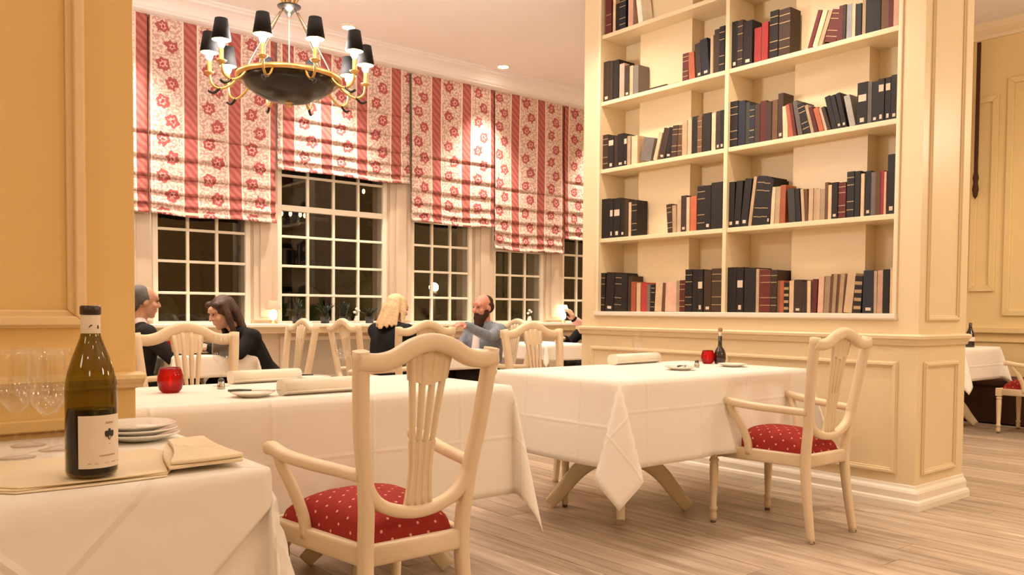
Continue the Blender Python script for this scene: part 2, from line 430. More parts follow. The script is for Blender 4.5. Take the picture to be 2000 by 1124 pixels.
# ------------------------------------------------------------------ room shell
YW = 6.96
floor = tag(MB().box(-4, 9.6, -4, 7.2, -.15, -.013).build('floor', 'plank_wood'), 'grey-beige wooden plank floor', kind='structure')
PW = .145; lens = [1.45, 1.8, 2.15, 2.5]
pl_mesh = {}
for l in lens:
    me = MB().box(-PW/2+.0012, PW/2-.0012, 0, l-.0025, -.012, 0).mesh('plank'); me.materials.append(MATS['plank_wood']); pl_mesh[l] = me
rp = random.Random(3)
x = 1.05
while x < 8.6:
    y = (-.4 if x > 1.8 else 1.2)-rp.random()*1.2 + (max(0, (x-4.6))*.36)
    yend = 4.9 if x < 3.6 else (5.2 if x < 4.5 else 3.7)
    while y < yend:
        l = rp.choice(lens)
        if not (4.66 < x < 5.05 and y > 2.12):
            o = bpy.data.objects.new('plank', pl_mesh[l]); COL.objects.link(o); o.parent = floor
            o.location = (x, y, -rp.random()*.0008)
        y += l
    x += PW

WIN = [(2.07, 2.785, 3), (3.11, 4.123, 4), (4.474, 5.133, 3), (5.487, 6.113, 3), (6.467, 7.10, 3)]
ZB, ZT, FR = .955, 2.49, .045
mb = MB().box(-4, 9.6, YW, 7.25, -.1, ZB-FR).box(-4, 9.6, YW, 7.25, ZT+FR, 4.0)
xs = [-4]+[c for w in WIN for c in (w[0]-FR, w[1]+FR)]+[9.6]
for i in range(0, len(xs), 2): mb.box(xs[i], xs[i+1], YW, 7.25, ZB-FR, ZT+FR)
wall = tag(mb.build('wall_back', 'pier_cream'), 'cream wall with a row of windows under patterned blinds', kind='structure')
for i in range(0, len(xs)-1, 2):
    a, b = xs[i], xs[i+1]
    if i == 0: a = 1.55
    if i == len(xs)-2: b = a+.30
    w = (b-a)
    MB().box(a+.012, b-.012, YW-.022, YW, .96, 3.36).build('pier_panel', 'pier_cream', wall, .004)
    MB().box(a+w*.28, b-w*.28, YW-.036, YW-.022, .99, 3.36).build('pilaster_strip', 'pier_cream', wall, .004)
for a, b, n in WIN:
    frame_strips(wall, 'dado_moulding', 'pier_cream', a-.03, b+.03, .12, .82, .035, YW-.018, YW)
    MB().box(a+.005, b-.005, YW-.008, YW, .155, .785).build('grille_panel', 'grille_beige_shaded', wall)
tag(MB().box(1.0, 7.9, 6.79, YW, .905, .935).build('trim_1', 'trim_white', bevel=.006), 'white window sill board below the panes', kind='structure')
tag(MB().box(1.0, 7.9, 6.90, YW, .85, .905).build('trim_2', 'trim_cream', bevel=.006), 'cream apron moulding under the sill', kind='structure')
for wi, (a, b, n) in enumerate(WIN):
    root = empty('window_%d' % (wi+1), (a, 6.985, ZB), kind='structure')
    root['label'] = ['three-pane-wide white window next to the left wall pier', 'four-pane-wide white window under the shortest blind', 'three-pane-wide white window with the lamp glow outside', 'three-pane-wide white window behind the bearded man', 'white window partly hidden behind the bookcase'][wi]
    W_, H_ = b-a, ZT-ZB
    for nm, bb in (('window_frame', (-FR, 0, -FR, H_+FR)), ('window_frame', (W_, W_+FR, -FR, H_+FR)), ('window_frame', (0, W_, -FR, 0)), ('window_frame', (0, W_, H_, H_+FR))):
        MB().box(bb[0], bb[1], -.012, .10, bb[2], bb[3]).build(nm, 'window_white', root, .004)
    zz = [0]+[z-ZB for z in (1.185, 1.440, 1.698)]
    TR = (1.921-ZB, 1.972-ZB)
    MB().box(0, W_, -.004, .06, TR[0], TR[1]).build('transom', 'window_white', root, .004)
    rows = [(zz[0], zz[1]), (zz[1], zz[2]), (zz[2], zz[3]), (zz[3], TR[0]), (TR[1], 2.23-ZB), (2.23-ZB, H_)]
    for z in (zz[1], zz[2], zz[3], 2.23-ZB):
        MB().box(0, W_, .0, .035, z-.011, z+.011).build('muntin', 'window_white', root, .003)
    for k in range(1, n):
        xx = W_*k/n
        MB().box(xx-.012, xx+.012, .002, .036, 0, H_).build('muntin', 'window_white', root, .003)
    pw = W_/n
    for (z0, z1) in rows:
        for k in range(n):
            MB().box(pw*k, pw*(k+1), .0165, .0185, z0, z1).build('pane', 'pane_glass', root)

def extrude_x(prof, x0, x1):
    k = len(prof); mb = MB()
    return mb.add([(x0, y, z) for y, z in prof]+[(x1, y, z) for y, z in prof],
                  [tuple(range(k)), tuple(reversed(range(k, 2*k)))]+[(i, k+i, k+(i+1) % k, (i+1) % k) for i in range(k)])
def extrude_y(prof, y0, y1):
    k = len(prof); mb = MB()
    return mb.add([(x, y0, z) for x, z in prof]+[(x, y1, z) for x, z in prof],
                  [tuple(reversed(range(k))), tuple(range(k, 2*k))]+[(i, (i+1) % k, k+(i+1) % k, k+i) for i in range(k)])
cor = [(YW, 3.33), (6.83, 3.33), (6.80, 3.338), (6.80, 3.352), (6.785, 3.36), (6.775, 3.385), (6.755, 3.41), (6.725, 3.428), (6.69, 3.436), (6.69, 3.452), (6.665, 3.456), (6.665, CEIL), (YW, CEIL)]
tag(extrude_x(cor, -4, 9.4).build('trim_3', 'ceiling_paint'), 'plain stepped cornice above the blinds', kind='structure')
tag(MB().box(-4, 5.15, -4, 7.2, CEIL, CEIL+.12).box(5.15, 9.6, 4.75, 7.2, CEIL, CEIL+.12).build('ceiling', 'ceiling_paint'), 'pale peach ceiling over the window side', kind='structure')
tag(MB().box(5.15, 9.6, -4, 4.75, 4.02, 4.12).box(5.05, 5.15, -4, 4.85, CEIL+.12, 4.12).box(5.15, 9.6, 4.75, 4.85, CEIL+.12, 4.12).build('ceiling_far', 'ceiling_paint'), 'higher ceiling of the room beyond the bookcase', kind='structure')
tag(MB().box(-4.15, -4, -4, 7.2, -.1, 3.6).build('wall_side', 'wall_cream'), 'cream wall behind the camera side', kind='structure')
tag(MB().box(-4.15, 9.6, -4.15, -4, -.1, 4.1).build('wall_front', 'wall_cream'), 'cream wall behind the camera', kind='structure')

wr = tag(MB().box(9.3, 9.45, -4, 7.2, -.1, 4.1).build('wall_right', 'far_wall_cream'), 'yellow panelled wall of the far room', kind='structure')
for y0, y1, z0, z1 in ((3.55, 3.80, 1.30, 3.30), (2.35, 3.47, 1.05, 3.45), (1.0, 2.2, 1.05, 3.45)):
    frame_strips(wr, 'panel_moulding', 'far_wall_cream', y0, y1, z0, z1, .06, 9.275, 9.3, axis='y', bevel=.006)
MB().box(9.255, 9.3, -4, 6.9, .87, .935).build('chair_rail', 'far_wall_cream', wr, .01)
MB().box(9.28, 9.3, -4, 6.9, .78, .80).build('dado_moulding', 'far_wall_cream', wr, .004)
extrude_y([(9.3, 3.88), (9.27, 3.88), (9.255, 3.91), (9.19, 3.96), (9.16, 4.02), (9.3, 4.02)], -4, 4.8).build('cornice', 'trim_cream', wr)

# left pier, close to the camera
wl = tag(MB().box(-4, .598, 2.2, 2.42, -.1, CEIL).build('wall_left', 'wall_cream', bevel=.004), 'yellow panelled wall pier at the left edge', kind='structure')
for i, (w0, w1, d) in enumerate(((0, .042, .012), (.006, .028, .030))):
    frame_strips(wl, 'panel_moulding', 'wall_trim', -1.1+w0, .4875-w0, 1.012+w0, 3.3-w0, w1-w0, 2.2-d, 2.2, bevel=.004)
extrude_x([(2.2, .865), (2.183, .865), (2.178, .874), (2.170, .878), (2.160, .888), (2.160, .897), (2.172, .901), (2.2, .903)], -4, .61).build('chair_rail', 'wall_trim', wl)
extrude_x([(2.2, 0), (2.175, 0), (2.175, .10), (2.185, .12), (2.2, .13)], -4, .60).build('baseboard', 'trim_cream', wl)
for a, b in ((-1.1, .4875),):
    frame_strips(wl, 'dado_moulding', 'wall_cream', a, b, .20, .80, .03, 2.186, 2.2, bevel=.004)

# ------------------------------------------------------------------ bookcase
XB, YA, YZ = 4.56, 2.115, 4.71
BC = empty('bookcase', (XB, (YA+YZ)/2, 0), 0, 'tall cream built-in bookcase with two bays of shelves full of books', 'bookcase')
def bc(mb, name, ma='case_cream', bevel=0): return build_off(mb, BC, name, ma, bevel)
bc(MB().box(XB, 5.15, YA, YZ, 0, 1.045), 'plinth_body')
bc(MB().box(XB, 5.15, 4.53, YZ, 1.045, CEIL), 'side_post')
bc(MB().box(XB, 5.15, YA, 2.26, 1.045, CEIL), 'side_post')
bc(MB().box(4.83, 5.15, 2.26, 4.53, 1.045, CEIL), 'back_panel')
bc(MB().box(XB, 4.83, 2.26, 4.53, 3.42, CEIL), 'head_panel')
for y0, y1 in ((3.797, 4.276), (2.504, 2.987)):
    bc(MB().box(4.71, 4.835, y0, y1, 1.06, 3.42), 'back_pilaster')
bc(MB().box(XB-.004, 4.83, 3.372, 3.402, 1.06, 3.42), 'divider', bevel=.003)
SHELF_Z = [1.612, 2.132, 2.637, 3.135]
for z in SHELF_Z:
    for y0, y1 in ((3.402, 4.53), (2.26, 3.372)):
        bc(MB().box(XB+.004, 4.83, y0, y1, z-.030, z), 'shelf', bevel=.003)
for y0, y1 in ((3.402, 4.53), (2.26, 3.372)):
    bc(MB().box(XB, 4.83, y0, y1, 1.045, 1.062), 'shelf')
bc(extrude_y([(XB, 1.028), (XB-.020, 1.028), (XB-.026, 1.036), (XB-.026, 1.058), (XB-.018, 1.062), (XB, 1.062)], 2.235, 4.56), 'niche_moulding', 'trim_white')
for y0, y1 in ((4.53, 4.555), (2.235, 2.26)):
    bc(MB().box(XB-.012, XB, y0, y1, 1.062, 3.44), 'niche_moulding', 'trim_cream', .005)
def around(prof, name, ma):
    """a moulding that runs along the front (x = XB) and returns along both ends; prof = (out, z)"""
    k = len(prof)
    bc(extrude_y([(XB-o, z) for o, z in prof], YA, YZ), name, ma)
    mb = MB(); vs = []; 
    for o, z in prof: vs.append((XB-o, YA-o, z))
    for o, z in prof: vs.append((5.15, YA-o, z))
    mb.add(vs, [(i, (i+1) % k, k+(i+1) % k, k+i) for i in range(k)]+[tuple(range(k)), tuple(reversed(range(k, 2*k)))]); bc(mb, name, ma)
    mb = MB(); vs = [(XB-o, YZ+o, z) for o, z in prof]+[(5.15, YZ+o, z) for o, z in prof]
    mb.add(vs, [(i, k+i, k+(i+1) % k, (i+1) % k) for i in range(k)]+[tuple(reversed(range(k))), tuple(range(k, 2*k))]); bc(mb, name, ma)
    # front corner fillers
    mb = MB(); vs = []
    for o, z in prof: vs += [(XB-o, YA, z), (XB-o, YA-o, z), (XB, YA-o, z)]
    bc(MB().add([(XB-o, YA, z) for o, z in prof]+[(XB-o, YA-o, z) for o, z in prof], [(i, (i+1) % k, k+(i+1) % k, k+i) for i in range(k)]), name, ma)
around([(0, .888), (.012, .888), (.016, .900), (.020, .908), (.022, .918), (.034, .925), (.036, .940), (.028, .947), (0, .950)], 'chair_rail', 'case_cream')
around([(0, 0), (.045, 0), (.045, .030), (.040, .045), (.026, .052), (.026, .088), (.020, .100), (.010, .112), (.006, .125), (0, .128)], 'base_moulding', 'trim_white')
def wallpanel(y0, y1, z0, z1):
    for k, (w0, w1, d) in enumerate(((0, .034, .008), (.007, .024, .016))):
        P = [(y0+w0, z0+w0), (y1-w0, z0+w0), (y1-w0, z1-w0), (y0+w0, z1-w0)]; q = w1-w0 if k == 0 else w1-w0
        Q = [(y0+w0+q, z0+w0+q), (y1-w0-q, z0+w0+q), (y1-w0-q, z1-w0-q), (y0+w0+q, z1-w0-q)]
        for i in range(4):
            j = (i+1) % 4
            bc(MB().prism([P[i], P[j], Q[j], Q[i]], XB-d, XB, lambda a, b, c: (c, a, b)), 'panel_moulding', 'case_cream', .003)
def endpanel(x0, x1, z0, z1):
    for k, (w0, w1, d) in enumerate(((0, .034, .008), (.007, .024, .016))):
        P = [(x0+w0, z0+w0), (x1-w0, z0+w0), (x1-w0, z1-w0), (x0+w0, z1-w0)]; q = w1-w0
        Q = [(x0+w0+q, z0+w0+q), (x1-w0-q, z0+w0+q), (x1-w0-q, z1-w0-q), (x0+w0+q, z1-w0-q)]
        for i in range(4):
            j = (i+1) % 4
            bc(MB().prism([P[i], P[j], Q[j], Q[i]], YA-d, YA, lambda a, b, c: (a, c, b)), 'panel_moulding', 'case_cream', .003)
wallpanel(2.22, 3.36, .175, .80); wallpanel(3.46, 4.61, .175, .80)
endpanel(4.625, 5.05, .175, .80); endpanel(4.64, 5.05, 1.02, 3.30)

# ------------------------------------------------------------------ roman blinds
BL = [(1.05, 1.972, 1.80, 2.303-.36, 'red floral striped blind at the far left, cut by the wall pier'),
      (1.985, 3.015, 1.80, 2.303, 'red floral striped blind over the first window, beside the left pier'),
      (3.03, 4.355, 2.262, 3.49, 'shortest red floral striped blind, raised highest, behind the chandelier'),
      (4.385, 5.385, 1.915, 4.671, 'red floral striped blind over the window with the lamp glow'),
      (5.40, 6.36, 1.700, 5.67, 'longest red floral striped blind, lowered above the bearded man'),
      (6.378, 7.25, 1.865, 6.381, 'red floral striped blind half hidden by the bookcase')]
for bi, (x0, x1, zb, ph, lab) in enumerate(BL):
    root = empty('roman_blind', ((x0+x1)/2, 6.90, zb), 0, lab, 'blind', 'floral roman blinds on the window wall')
    w = x1-x0; top = 3.37
    lines = [zb+.075, zb+.165, zb+.285, zb+.43, zb+.62]
    rb = random.Random(20+bi)
    prof = []
    # from the top down: sheet, then lips that bulge forward above each fold line
    zs = [top-.02*i for i in range(int((top-zb)/.02)+1)]
    segs = [top]+sorted(lines, reverse=True)+[zb]
    amps = [.004, .006, .008, .011, .018, .030]
    for s in range(len(segs)-1):
        za, zc = segs[s], segs[s+1]; n = max(4, int((za-zc)/.035)); am = amps[s]
        for i in range(n+1):
            t = i/n
            prof.append((-.012-am*(max(0, (t-(0.75 if s == 0 else .0)))/(0.25 if s == 0 else 1))**1.5, za-(za-zc)*t))
        prof.append((-.010, zc+.004))
    nc = 26; mb = MB(); uvs = []; vs = []
    for i, (dy, z) in enumerate(prof):
        for j in range(nc+1):
            t = j/nc; xx = x0+w*t
            low = max(0, 1-(z-zb)/.5)
            sag = -.010*low*math.sin(math.pi*t)+.006*low*math.sin(t*9+bi*2)
            wob = .006*math.sin(t*7+z*3+bi)+.004*low*math.sin(t*23+z*31+bi)
            vs.append((xx-(x0+x1)/2, dy+wob, z+sag-zb)); uvs.append((xx-ph, z))
    fs = [(i*(nc+1)+j, i*(nc+1)+j+1, (i+1)*(nc+1)+j+1, (i+1)*(nc+1)+j) for i in range(len(prof)-1) for j in range(nc)]
    mb.add(vs, fs, True); mb.uv = uvs
    o = mb.build('fabric', 'blind_fabric', root)
    so = o.modifiers.new('solid', 'SOLIDIFY'); so.thickness = .004; so.offset = 1
    MB().box(-w/2, w/2, -.006, .05, top-.05-zb, top-zb).build('head_rail', 'window_white', root)
    MB().box(-w/2+.01, w/2-.01, -.028, -.018, .004, .026).build('hem_bar', 'window_white', root)
    for sx in (-1, 1):
        MB().cap((sx*w*.36, .012, .03), (sx*w*.36, .012, top-.06-zb), .0015, .0015, 6).build('lift_cord', 'window_white', root)

# ------------------------------------------------------------------ shield-back armchairs
def smooth_path(P, n=5):
    """Catmull-Rom through P"""
    P = [Vector(p) for p in P]; out = []
    Q = [P[0]*2-P[1]]+P+[P[-1]*2-P[-2]]
    for i in range(1, len(Q)-2):
        a, b, c, d = Q[i-1], Q[i], Q[i+1], Q[i+2]
        for k in range(n):
            t = k/n
            out.append(.5*((2*b)+(c-a)*t+(2*a-5*b+4*c-d)*t*t+(3*b-a-3*c+d)*t**3))
    out.append(P[-1]); return out
def lerp(a, b, t): return a+(b-a)*t
def back_y(z): return -.004-.067*max(0, (z-.42)/.526)**1.25          # rake of the back
def make_chair():
    root = empty('armchair', (0, 0, 0))
    for s in (-1, 1):
        # rear leg and shield side in one continuous post
        P = smooth_path([(s*.178, -.045, 0), (s*.172, -.022, .14), (s*.166, -.002, .30), (s*.165, 0, .40), (s*.169, back_y(.50), .50), (s*.179, back_y(.60), .60), (s*.196, back_y(.70), .70), (s*.209, back_y(.82), .82), (s*.220, back_y(.946), .950)], 5)
        n = len(P); ws = [lerp(.016, .021, min(1, i/10)) for i in range(n)]
        leg = MB().sweep(P, ws, ws, up=(0, 1, 0), n=12, e=3.4).build('leg', 'chair_paint', root)
        MB().lathe([(.0, -.0), (.014, 0), (.016, .004), (.016, .012), (.0, .012)], 10, (s*.178, -.045, 0)).build('glide', 'foot_dark', leg)
        # front leg: square block, rings, taper, small foot
        x, y = s*.227, .478
        leg = MB().box(x-.024, x+.024, y-.024, y+.024, .335, .405).build('leg', 'chair_paint', root, .003)
        MB().lathe([(.0, .338), (.018, .338), (.018, .328), (.024, .322), (.024, .312), (.018, .306), (.022, .296), (.0215, .25), (.0155, .085), (.021, .078), (.021, .066), (.015, .060), (.017, .045), (.019, .028), (.014, .012), (.0, .012)], 16, (x, y, 0)).build('turned_shaft', 'chair_paint', leg)
        MB().lathe([(.0, 0), (.013, 0), (.015, .004), (.014, .014), (.0, .014)], 10, (x, y, 0)).build('glide', 'foot_dark', leg)
        # side rail
        MB().sweep([(s*.165, .004, .372), (s*.226, .47, .372)], .0165, .030, n=12, e=6).build('seat_rail', 'chair_paint', root)
        # arm and its curved support
        P = smooth_path([(s*.187, back_y(.60)+.004, .602), (s*.205, .08, .606), (s*.236, .22, .612), (s*.257, .33, .622), (s*.261, .405, .634), (s*.259, .432, .628)], 5)
        n = len(P); ws = [lerp(.017, .023, i/n) for i in range(n)]; ws[-1] *= .75; hs = [.017+.004*(i/n) for i in range(n)]; hs[-1] *= .7
        MB().sweep(P, ws, hs, n=12, e=2.8).build('arm', 'chair_paint', root)
        P = smooth_path([(s*.206, .285, .372), (s*.214, .290, .44), (s*.234, .318, .52), (s*.251, .352, .58), (s*.257, .365, .615)], 4)
        MB().sweep(P, [.016]*len(P), [.017]*len(P), up=(0, 1, 0), n=10, e=3.5).build('arm_support', 'chair_paint', root)
    MB().sweep([(-.165, 0, .372), (.165, 0, .372)], .0165, .030, n=12, e=6).build('seat_rail', 'chair_paint', root)
    P = smooth_path([(-.226, .475, .372), (-.1, .492, .372), (.1, .492, .372), (.226, .475, .372)], 5)
    MB().sweep(P, [.0165]*len(P), [.030]*len(P), n=12, e=6).build('seat_rail', 'chair_paint', root)
    # serpentine crest rail
    zc = [(-.232, .949), (-.205, .946), (-.165, .944), (-.12, .954), (-.065, .982), (0, .997)]
    pts = zc+[(-x, z) for x, z in reversed(zc[:-1])]
    P = smooth_path([(x, back_y(.95)-.004+.010*(abs(x)/.23)**2-.006, z-.026) for x, z in pts], 4)
    MB().sweep(P, [.020]*len(P), [.026]*len(P), n=12, e=3).build('crest_rail', 'chair_paint', root)
    # lower bow of the shield
    P = smooth_path([(-.181, back_y(.625), .628), (-.172, back_y(.58), .575), (-.147, back_y(.54), .532), (-.108, back_y(.505)-.002, .504), (-.055, back_y(.48)-.004, .486), (0, back_y(.48)-.005, .480), (.055, back_y(.48)-.004, .486), (.108, back_y(.505)-.002, .504), (.147, back_y(.54), .532), (.172, back_y(.58), .575), (.181, back_y(.625), .628)], 4)
    MB().sweep(P, [.0185]*len(P), [.0205]*len(P), n=12, e=3, up=(0, 1, 0)).build('shield_bow', 'chair_paint', root)
    # fan-shaped splat: fluted head, four slats, foot
    def sx(z):
        t = (z-.49)/(.965-.49)
        return .036+.012*max(0, 1-t*3.0)**2+.043*max(0, (t-.25)/.75)**1.15
    for i in range(4):
        q = (i-1.5)/1.5
        P = []
        for k in range(15):
            z = lerp(.494, .958-.020*abs(q), k/14); P.append((q*sx(z)*.78, back_y(z), z))
        ws = [sx(p[2])*.118+.0024 for p in P]
        MB().sweep(P, ws, [.0085]*15, up=(0, 1, 0), n=8, e=3).build('slat', 'chair_paint', root)
    for nm, za, zb_ in (('splat_head', .865, .962), ('splat_foot', .490, .685)):
        mb = MB(); vs = []; K = 12
        for k in range(K+1):
            z = lerp(za, zb_, k/K); w = sx(z)
            arch = 0
            for xx in (-w, -w*.5, 0, w*.5, w):
                dz = 0
                if nm == 'splat_head' and k == 0: dz = .018*abs(xx/w)-.018
                for dy in (-.006, .006): vs.append((xx, back_y(z)+dy, z+dz))
        fs = []
        for k in range(K):
            for c in range(4):
                a = k*10+c*2; b = a+10
                fs += [(a, a+2, b+2, b), (a+1, b+1, b+3, a+3)]
            fs += [(k*10, k*10+10, k*10+11, k*10+1), (k*10+8, k*10+9, k*10+19, k*10+18)]
        mb.add(vs, fs, True).build(nm, 'chair_paint', root)
    # domed upholstered seat with dotted fabric
    mb = MB(); n = 22; vs = []; uvs = []
    def sq(a): return abs(a)**3.2
    for j in range(n+1):
        t = -1+2*j/n
        for i in range(n+1):
            s = -1+2*i/n
            y = .245+.228*t; w = lerp(.150, .214, (t+1)/2)
            e = max(0, 1-sq(s))*max(0, 1-sq(t))
            z = .392+.018*min(1, e*12)+.088*e**.6
            bul = 1+.02*(min(1, e*8))
            vs.append((s*w*bul, y, z)); uvs.append((s*w+.5, y+.5))
    fs = [(j*(n+1)+i, j*(n+1)+i+1, (j+1)*(n+1)+i+1, (j+1)*(n+1)+i) for j in range(n) for i in range(n)]
    D = lambda a, b: math.dist(vs[a], vs[b])
    cu = {}; cv = {}
    for j in range(n+1):
        acc = 0; row = [0]
        for i in range(1, n+1): acc += D(j*(n+1)+i-1, j*(n+1)+i); row.append(acc)
        for i in range(n+1): cu[j*(n+1)+i] = row[i]-row[n//2]
    for i in range(n+1):
        acc = 0; col = [0]
        for j in range(1, n+1): acc += D((j-1)*(n+1)+i, j*(n+1)+i); col.append(acc)
        for j in range(n+1): cv[j*(n+1)+i] = col[j]-col[n//2]
    uvs = [(cu[k]+.5, cv[k]+.5) for k in range(len(vs))]
    mb.add(vs, fs, True); mb.uv = uvs
    mb.build('seat_cushion', 'seat_fabric', root)
    return root
CH = make_chair()
CHAIRS = [((1.323, 2.049), 0, 'cream shield-back armchair with red dotted seat, nearest the camera'),
          ((3.680, 2.130), -1.5, 'cream shield-back armchair with red dotted seat in front of the bookcase'),
          ((1.270, 3.80), 180, 'cream armchair across the table from the nearest chair, behind the red candle'),
          ((3.33, 3.80), 180, 'cream armchair behind the white table that stands by the bookcase'),
          ((3.060, 4.700), 4, 'empty cream armchair just left of the bearded man, seen from behind'),
          ((2.560, 5.560), 90, 'cream armchair the dark-haired leaning woman sits on'),
          ((3.060, 5.620), -90, 'cream armchair the blond woman sits on'),
          ((4.470, 5.480), 90, 'cream armchair the bearded man sits on'),
          ((1.340, 5.760), -90, 'cream armchair of the grey-haired man at the left pier'),
          ((6.130, 5.98), 90, 'cream armchair almost hidden beyond the end of the bookcase'),
          ((8.350, 2.560), 0, 'cream armchair with red seat in the far room, cut by the frame')]
for i, ((x, y), a, lab) in enumerate(CHAIRS):
    o = CH if i == 0 else copy_tree(CH)
    o.location = (x, y, 0); o.rotation_euler = (0, 0, R(a)); tag(o, lab, 'chair', 'cream shield-back armchairs')

# ------------------------------------------------------------------ tables and cloths
def table(cx, cy, hx, hy, label, zt=.752, peds=((0, 0),), foot=.30):
    root = empty('pedestal_table', (cx, cy, 0), 0, label, 'table')
    MB().box(-hx, hx, -hy, hy, zt-.03, zt).build('table_top', 'table_paint', root, .004)
    for px, py in peds:
        MB().lathe([(.0, .16), (.055, .16), (.065, .20), (.050, .26), (.042, .40), (.050, .52), (.040, .60), (.060, zt-.05), (.12, zt-.03), (.0, zt-.03)], 20, (px, py, 0)).build('column', 'table_paint', root)
        for a in (45, 135, 225, 315):
            c, s = math.cos(R(a)), math.sin(R(a)); f = foot*1.414/ .38*.30 if False else foot
            P = smooth_path([(px+c*.02, py+s*.02, .27), (px+c*.12, py+s*.12, .27), (px+c*.22, py+s*.22, .20), (px+c*(f-.06), py+s*(f-.06), .09), (px+c*f, py+s*f, .020)], 5)
            n = len(P)
            MB().sweep(P, [lerp(.026, .021, i/n) for i in range(n)], [lerp(.052, .030, i/n) for i in range(n)], n=12, e=5).build('pedestal_foot', 'table_paint', root)
    return root
def cloth(x0, x1, y0, y1, z, L, label, A=18, seed=0, step=.028, push=(), valley=False, ma='linen', wide=False):
    """a square-cut linen cloth over a rectangular top; L = overhang of the sides (x0, x1, y0, y1), with a folded flap at each corner"""
    if not isinstance(L, tuple): L = (L,)*4
    rg = random.Random(seed); ph = [rg.random()*6 for _ in range(8)]
    cx, cy = (x0+x1)/2, (y0+y1)/2
    root_loc = Vector((cx, cy, z))
    def axis(a, b, la, lb):
        n1 = max(6, int((b-a)/.05)); out = []
        if la: k = max(8, int(la/step)); out += [a-la+la*i/k for i in range(k)]
        out += [a+(b-a)*i/n1 for i in range(n1+1)]
        if lb: k = max(8, int(lb/step)); out += [b+lb*i/k for i in range(1, k+1)]
        return out
    U, V = axis(x0, x1, L[0], L[1]), axis(y0, y1, L[2], L[3]); r = .010
    k0 = .035
    def drop(s, wave):
        """arc over the edge, then a nearly vertical fall: (outward, down)"""
        q = r*math.pi/2
        if s < q: return r*math.sin(s/r), r*(1-math.cos(s/r))
        return r+(s-q)*(k0+wave), r+(s-q)*math.sqrt(max(0, 1-(k0+wave)**2))
    vs = []; uvs = []
    for v in V:
        for u in U:
            ex = u-x1 if u > x1 else (u-x0 if u < x0 else 0); ey = v-y1 if v > y1 else (v-y0 if v < y0 else 0)
            bx, by = min(max(u, x0), x1), min(max(v, y0), y1)
            if not ex and not ey: p = (u, v, z)
            elif ex and not ey:
                w = .028*math.sin(v*7.3+ph[0 if ex > 0 else 1])*math.sin((v-y0)/(y1-y0)*math.pi)
                o, d = drop(abs(ex), w); p = (bx+math.copysign(o, ex), v, z-d)
            elif ey and not ex:
                w = .028*math.sin(u*6.1+ph[2 if ey > 0 else 3])*math.sin((u-x0)/(x1-x0)*math.pi)
                for (side, c, hw, am) in push:
                    if (side < 0) == (ey < 0): w -= am*math.exp(-((u-c)/hw)**4)
                o, d = drop(abs(ey), w); p = (u, by+math.copysign(o, ey), z-d)
            else:
                rho = math.hypot(ex, ey); f = math.atan2(abs(ey), abs(ex))
                sw = math.sin(2*f)
                th = math.atan(k0)+R(A)*(abs(math.sin(4*f))**1.5-.25*max(0, sw)**8 if valley else (sw**.7*(1-.36*sw**5) if wide else sw**.8))
                az = f-R(26 if wide else 16)*math.sin(4*f)
                q = r*math.pi/2
                if rho < q: o, d = r*math.sin(rho/r), r*(1-math.cos(rho/r))
                else: o, d = r+(rho-q)*math.sin(th), r+(rho-q)*math.cos(th)
                p = (bx+math.copysign(o*math.cos(az), ex), by+math.copysign(o*math.sin(az), ey), z-d)
            vs.append((p[0]-cx, p[1]-cy, p[2]-z)); uvs.append((u-cx+.19, v-cy+.19))
    nu = len(U)
    fs = [(j*nu+i, j*nu+i+1, (j+1)*nu+i+1, (j+1)*nu+i) for j in range(len(V)-1) for i in range(nu-1)]
    mb = MB().add(vs, fs, True); mb.uv = uvs
    o = mb.build('tablecloth', ma, loc=root_loc)
    so = o.modifiers.new('solid', 'SOLIDIFY'); so.thickness = .0018; so.offset = 1
    return tag(o, label, 'tablecloth')
def top_cloth(x0, x1, y0, y1, z, slope, lmax, label):
    """a cloth laid cornerwise: it covers the top and its point hangs over the front, so the front hem climbs to the right corner"""
    n = 60; k = 16; vs = []; uvs = []; r = .012
    cx, cy = (x0+x1)/2, (y0+y1)/2
    for i in range(n+1):
        u = lerp(x0, x1, (i/n)**.8); s_ = min(lmax, .075+(x1-u)*slope)
        for j in range(7):
            v = lerp(y1, y0, j/6); vs.append((u-cx, v-cy, 0)); uvs.append((u, v))
        for j in range(1, k+1):
            q = s_*j/k
            if q < r*1.57: o, d = r*math.sin(q/r), r*(1-math.cos(q/r))
            else:
                w = .05+.03*math.sin(u*9)*(q/.4)
                o, d = r+(q-r*1.57)*w, r+(q-r*1.57)
            vs.append((u-cx, y0-o-cy, -d)); uvs.append((u, y0-q))
    m_ = 7+k
    fs = [(i*m_+j, i*m_+j+1, (i+1)*m_+j+1, (i+1)*m_+j) for i in range(n) for j in range(m_-1)]
    mb = MB().add(vs, fs, True); mb.uv = uvs
    o = mb.build('tablecloth', 'linen_diagonal', loc=(cx, cy, z)); so = o.modifiers.new('solid', 'SOLIDIFY'); so.thickness = .002; so.offset = 1
    return tag(o, label, 'tablecloth')
ZC = .757
table(1.325, 2.995, .82, .350, 'cream pedestal table under the cloth that carries the red candle glass', peds=((-.42, 0), (.42, 0)))
cloth(.495, 2.155, 2.635, 3.355, ZC, .44, 'white cloth on the table behind the nearest armchair', 10, 1)
table(3.41, 2.95, .72, .41, 'cream pedestal table with splayed feet in front of the bookcase', peds=((-.12, .15),), foot=.37)
cloth(2.675, 4.15, 2.525, 3.375, ZC, .395, 'white cloth with a hanging corner on the table before the bookcase', 23, 2, wide=True, push=((-1, 3.68, .36, .22),))
root = empty('serving_table', (-.05, 1.84, 0), 0, 'cream serving table against the left wall pier, under a white cloth', 'table')
MB().box(-.68, .69, -.315, .29, .722, .752).build('table_top', 'table_paint', root, .004)
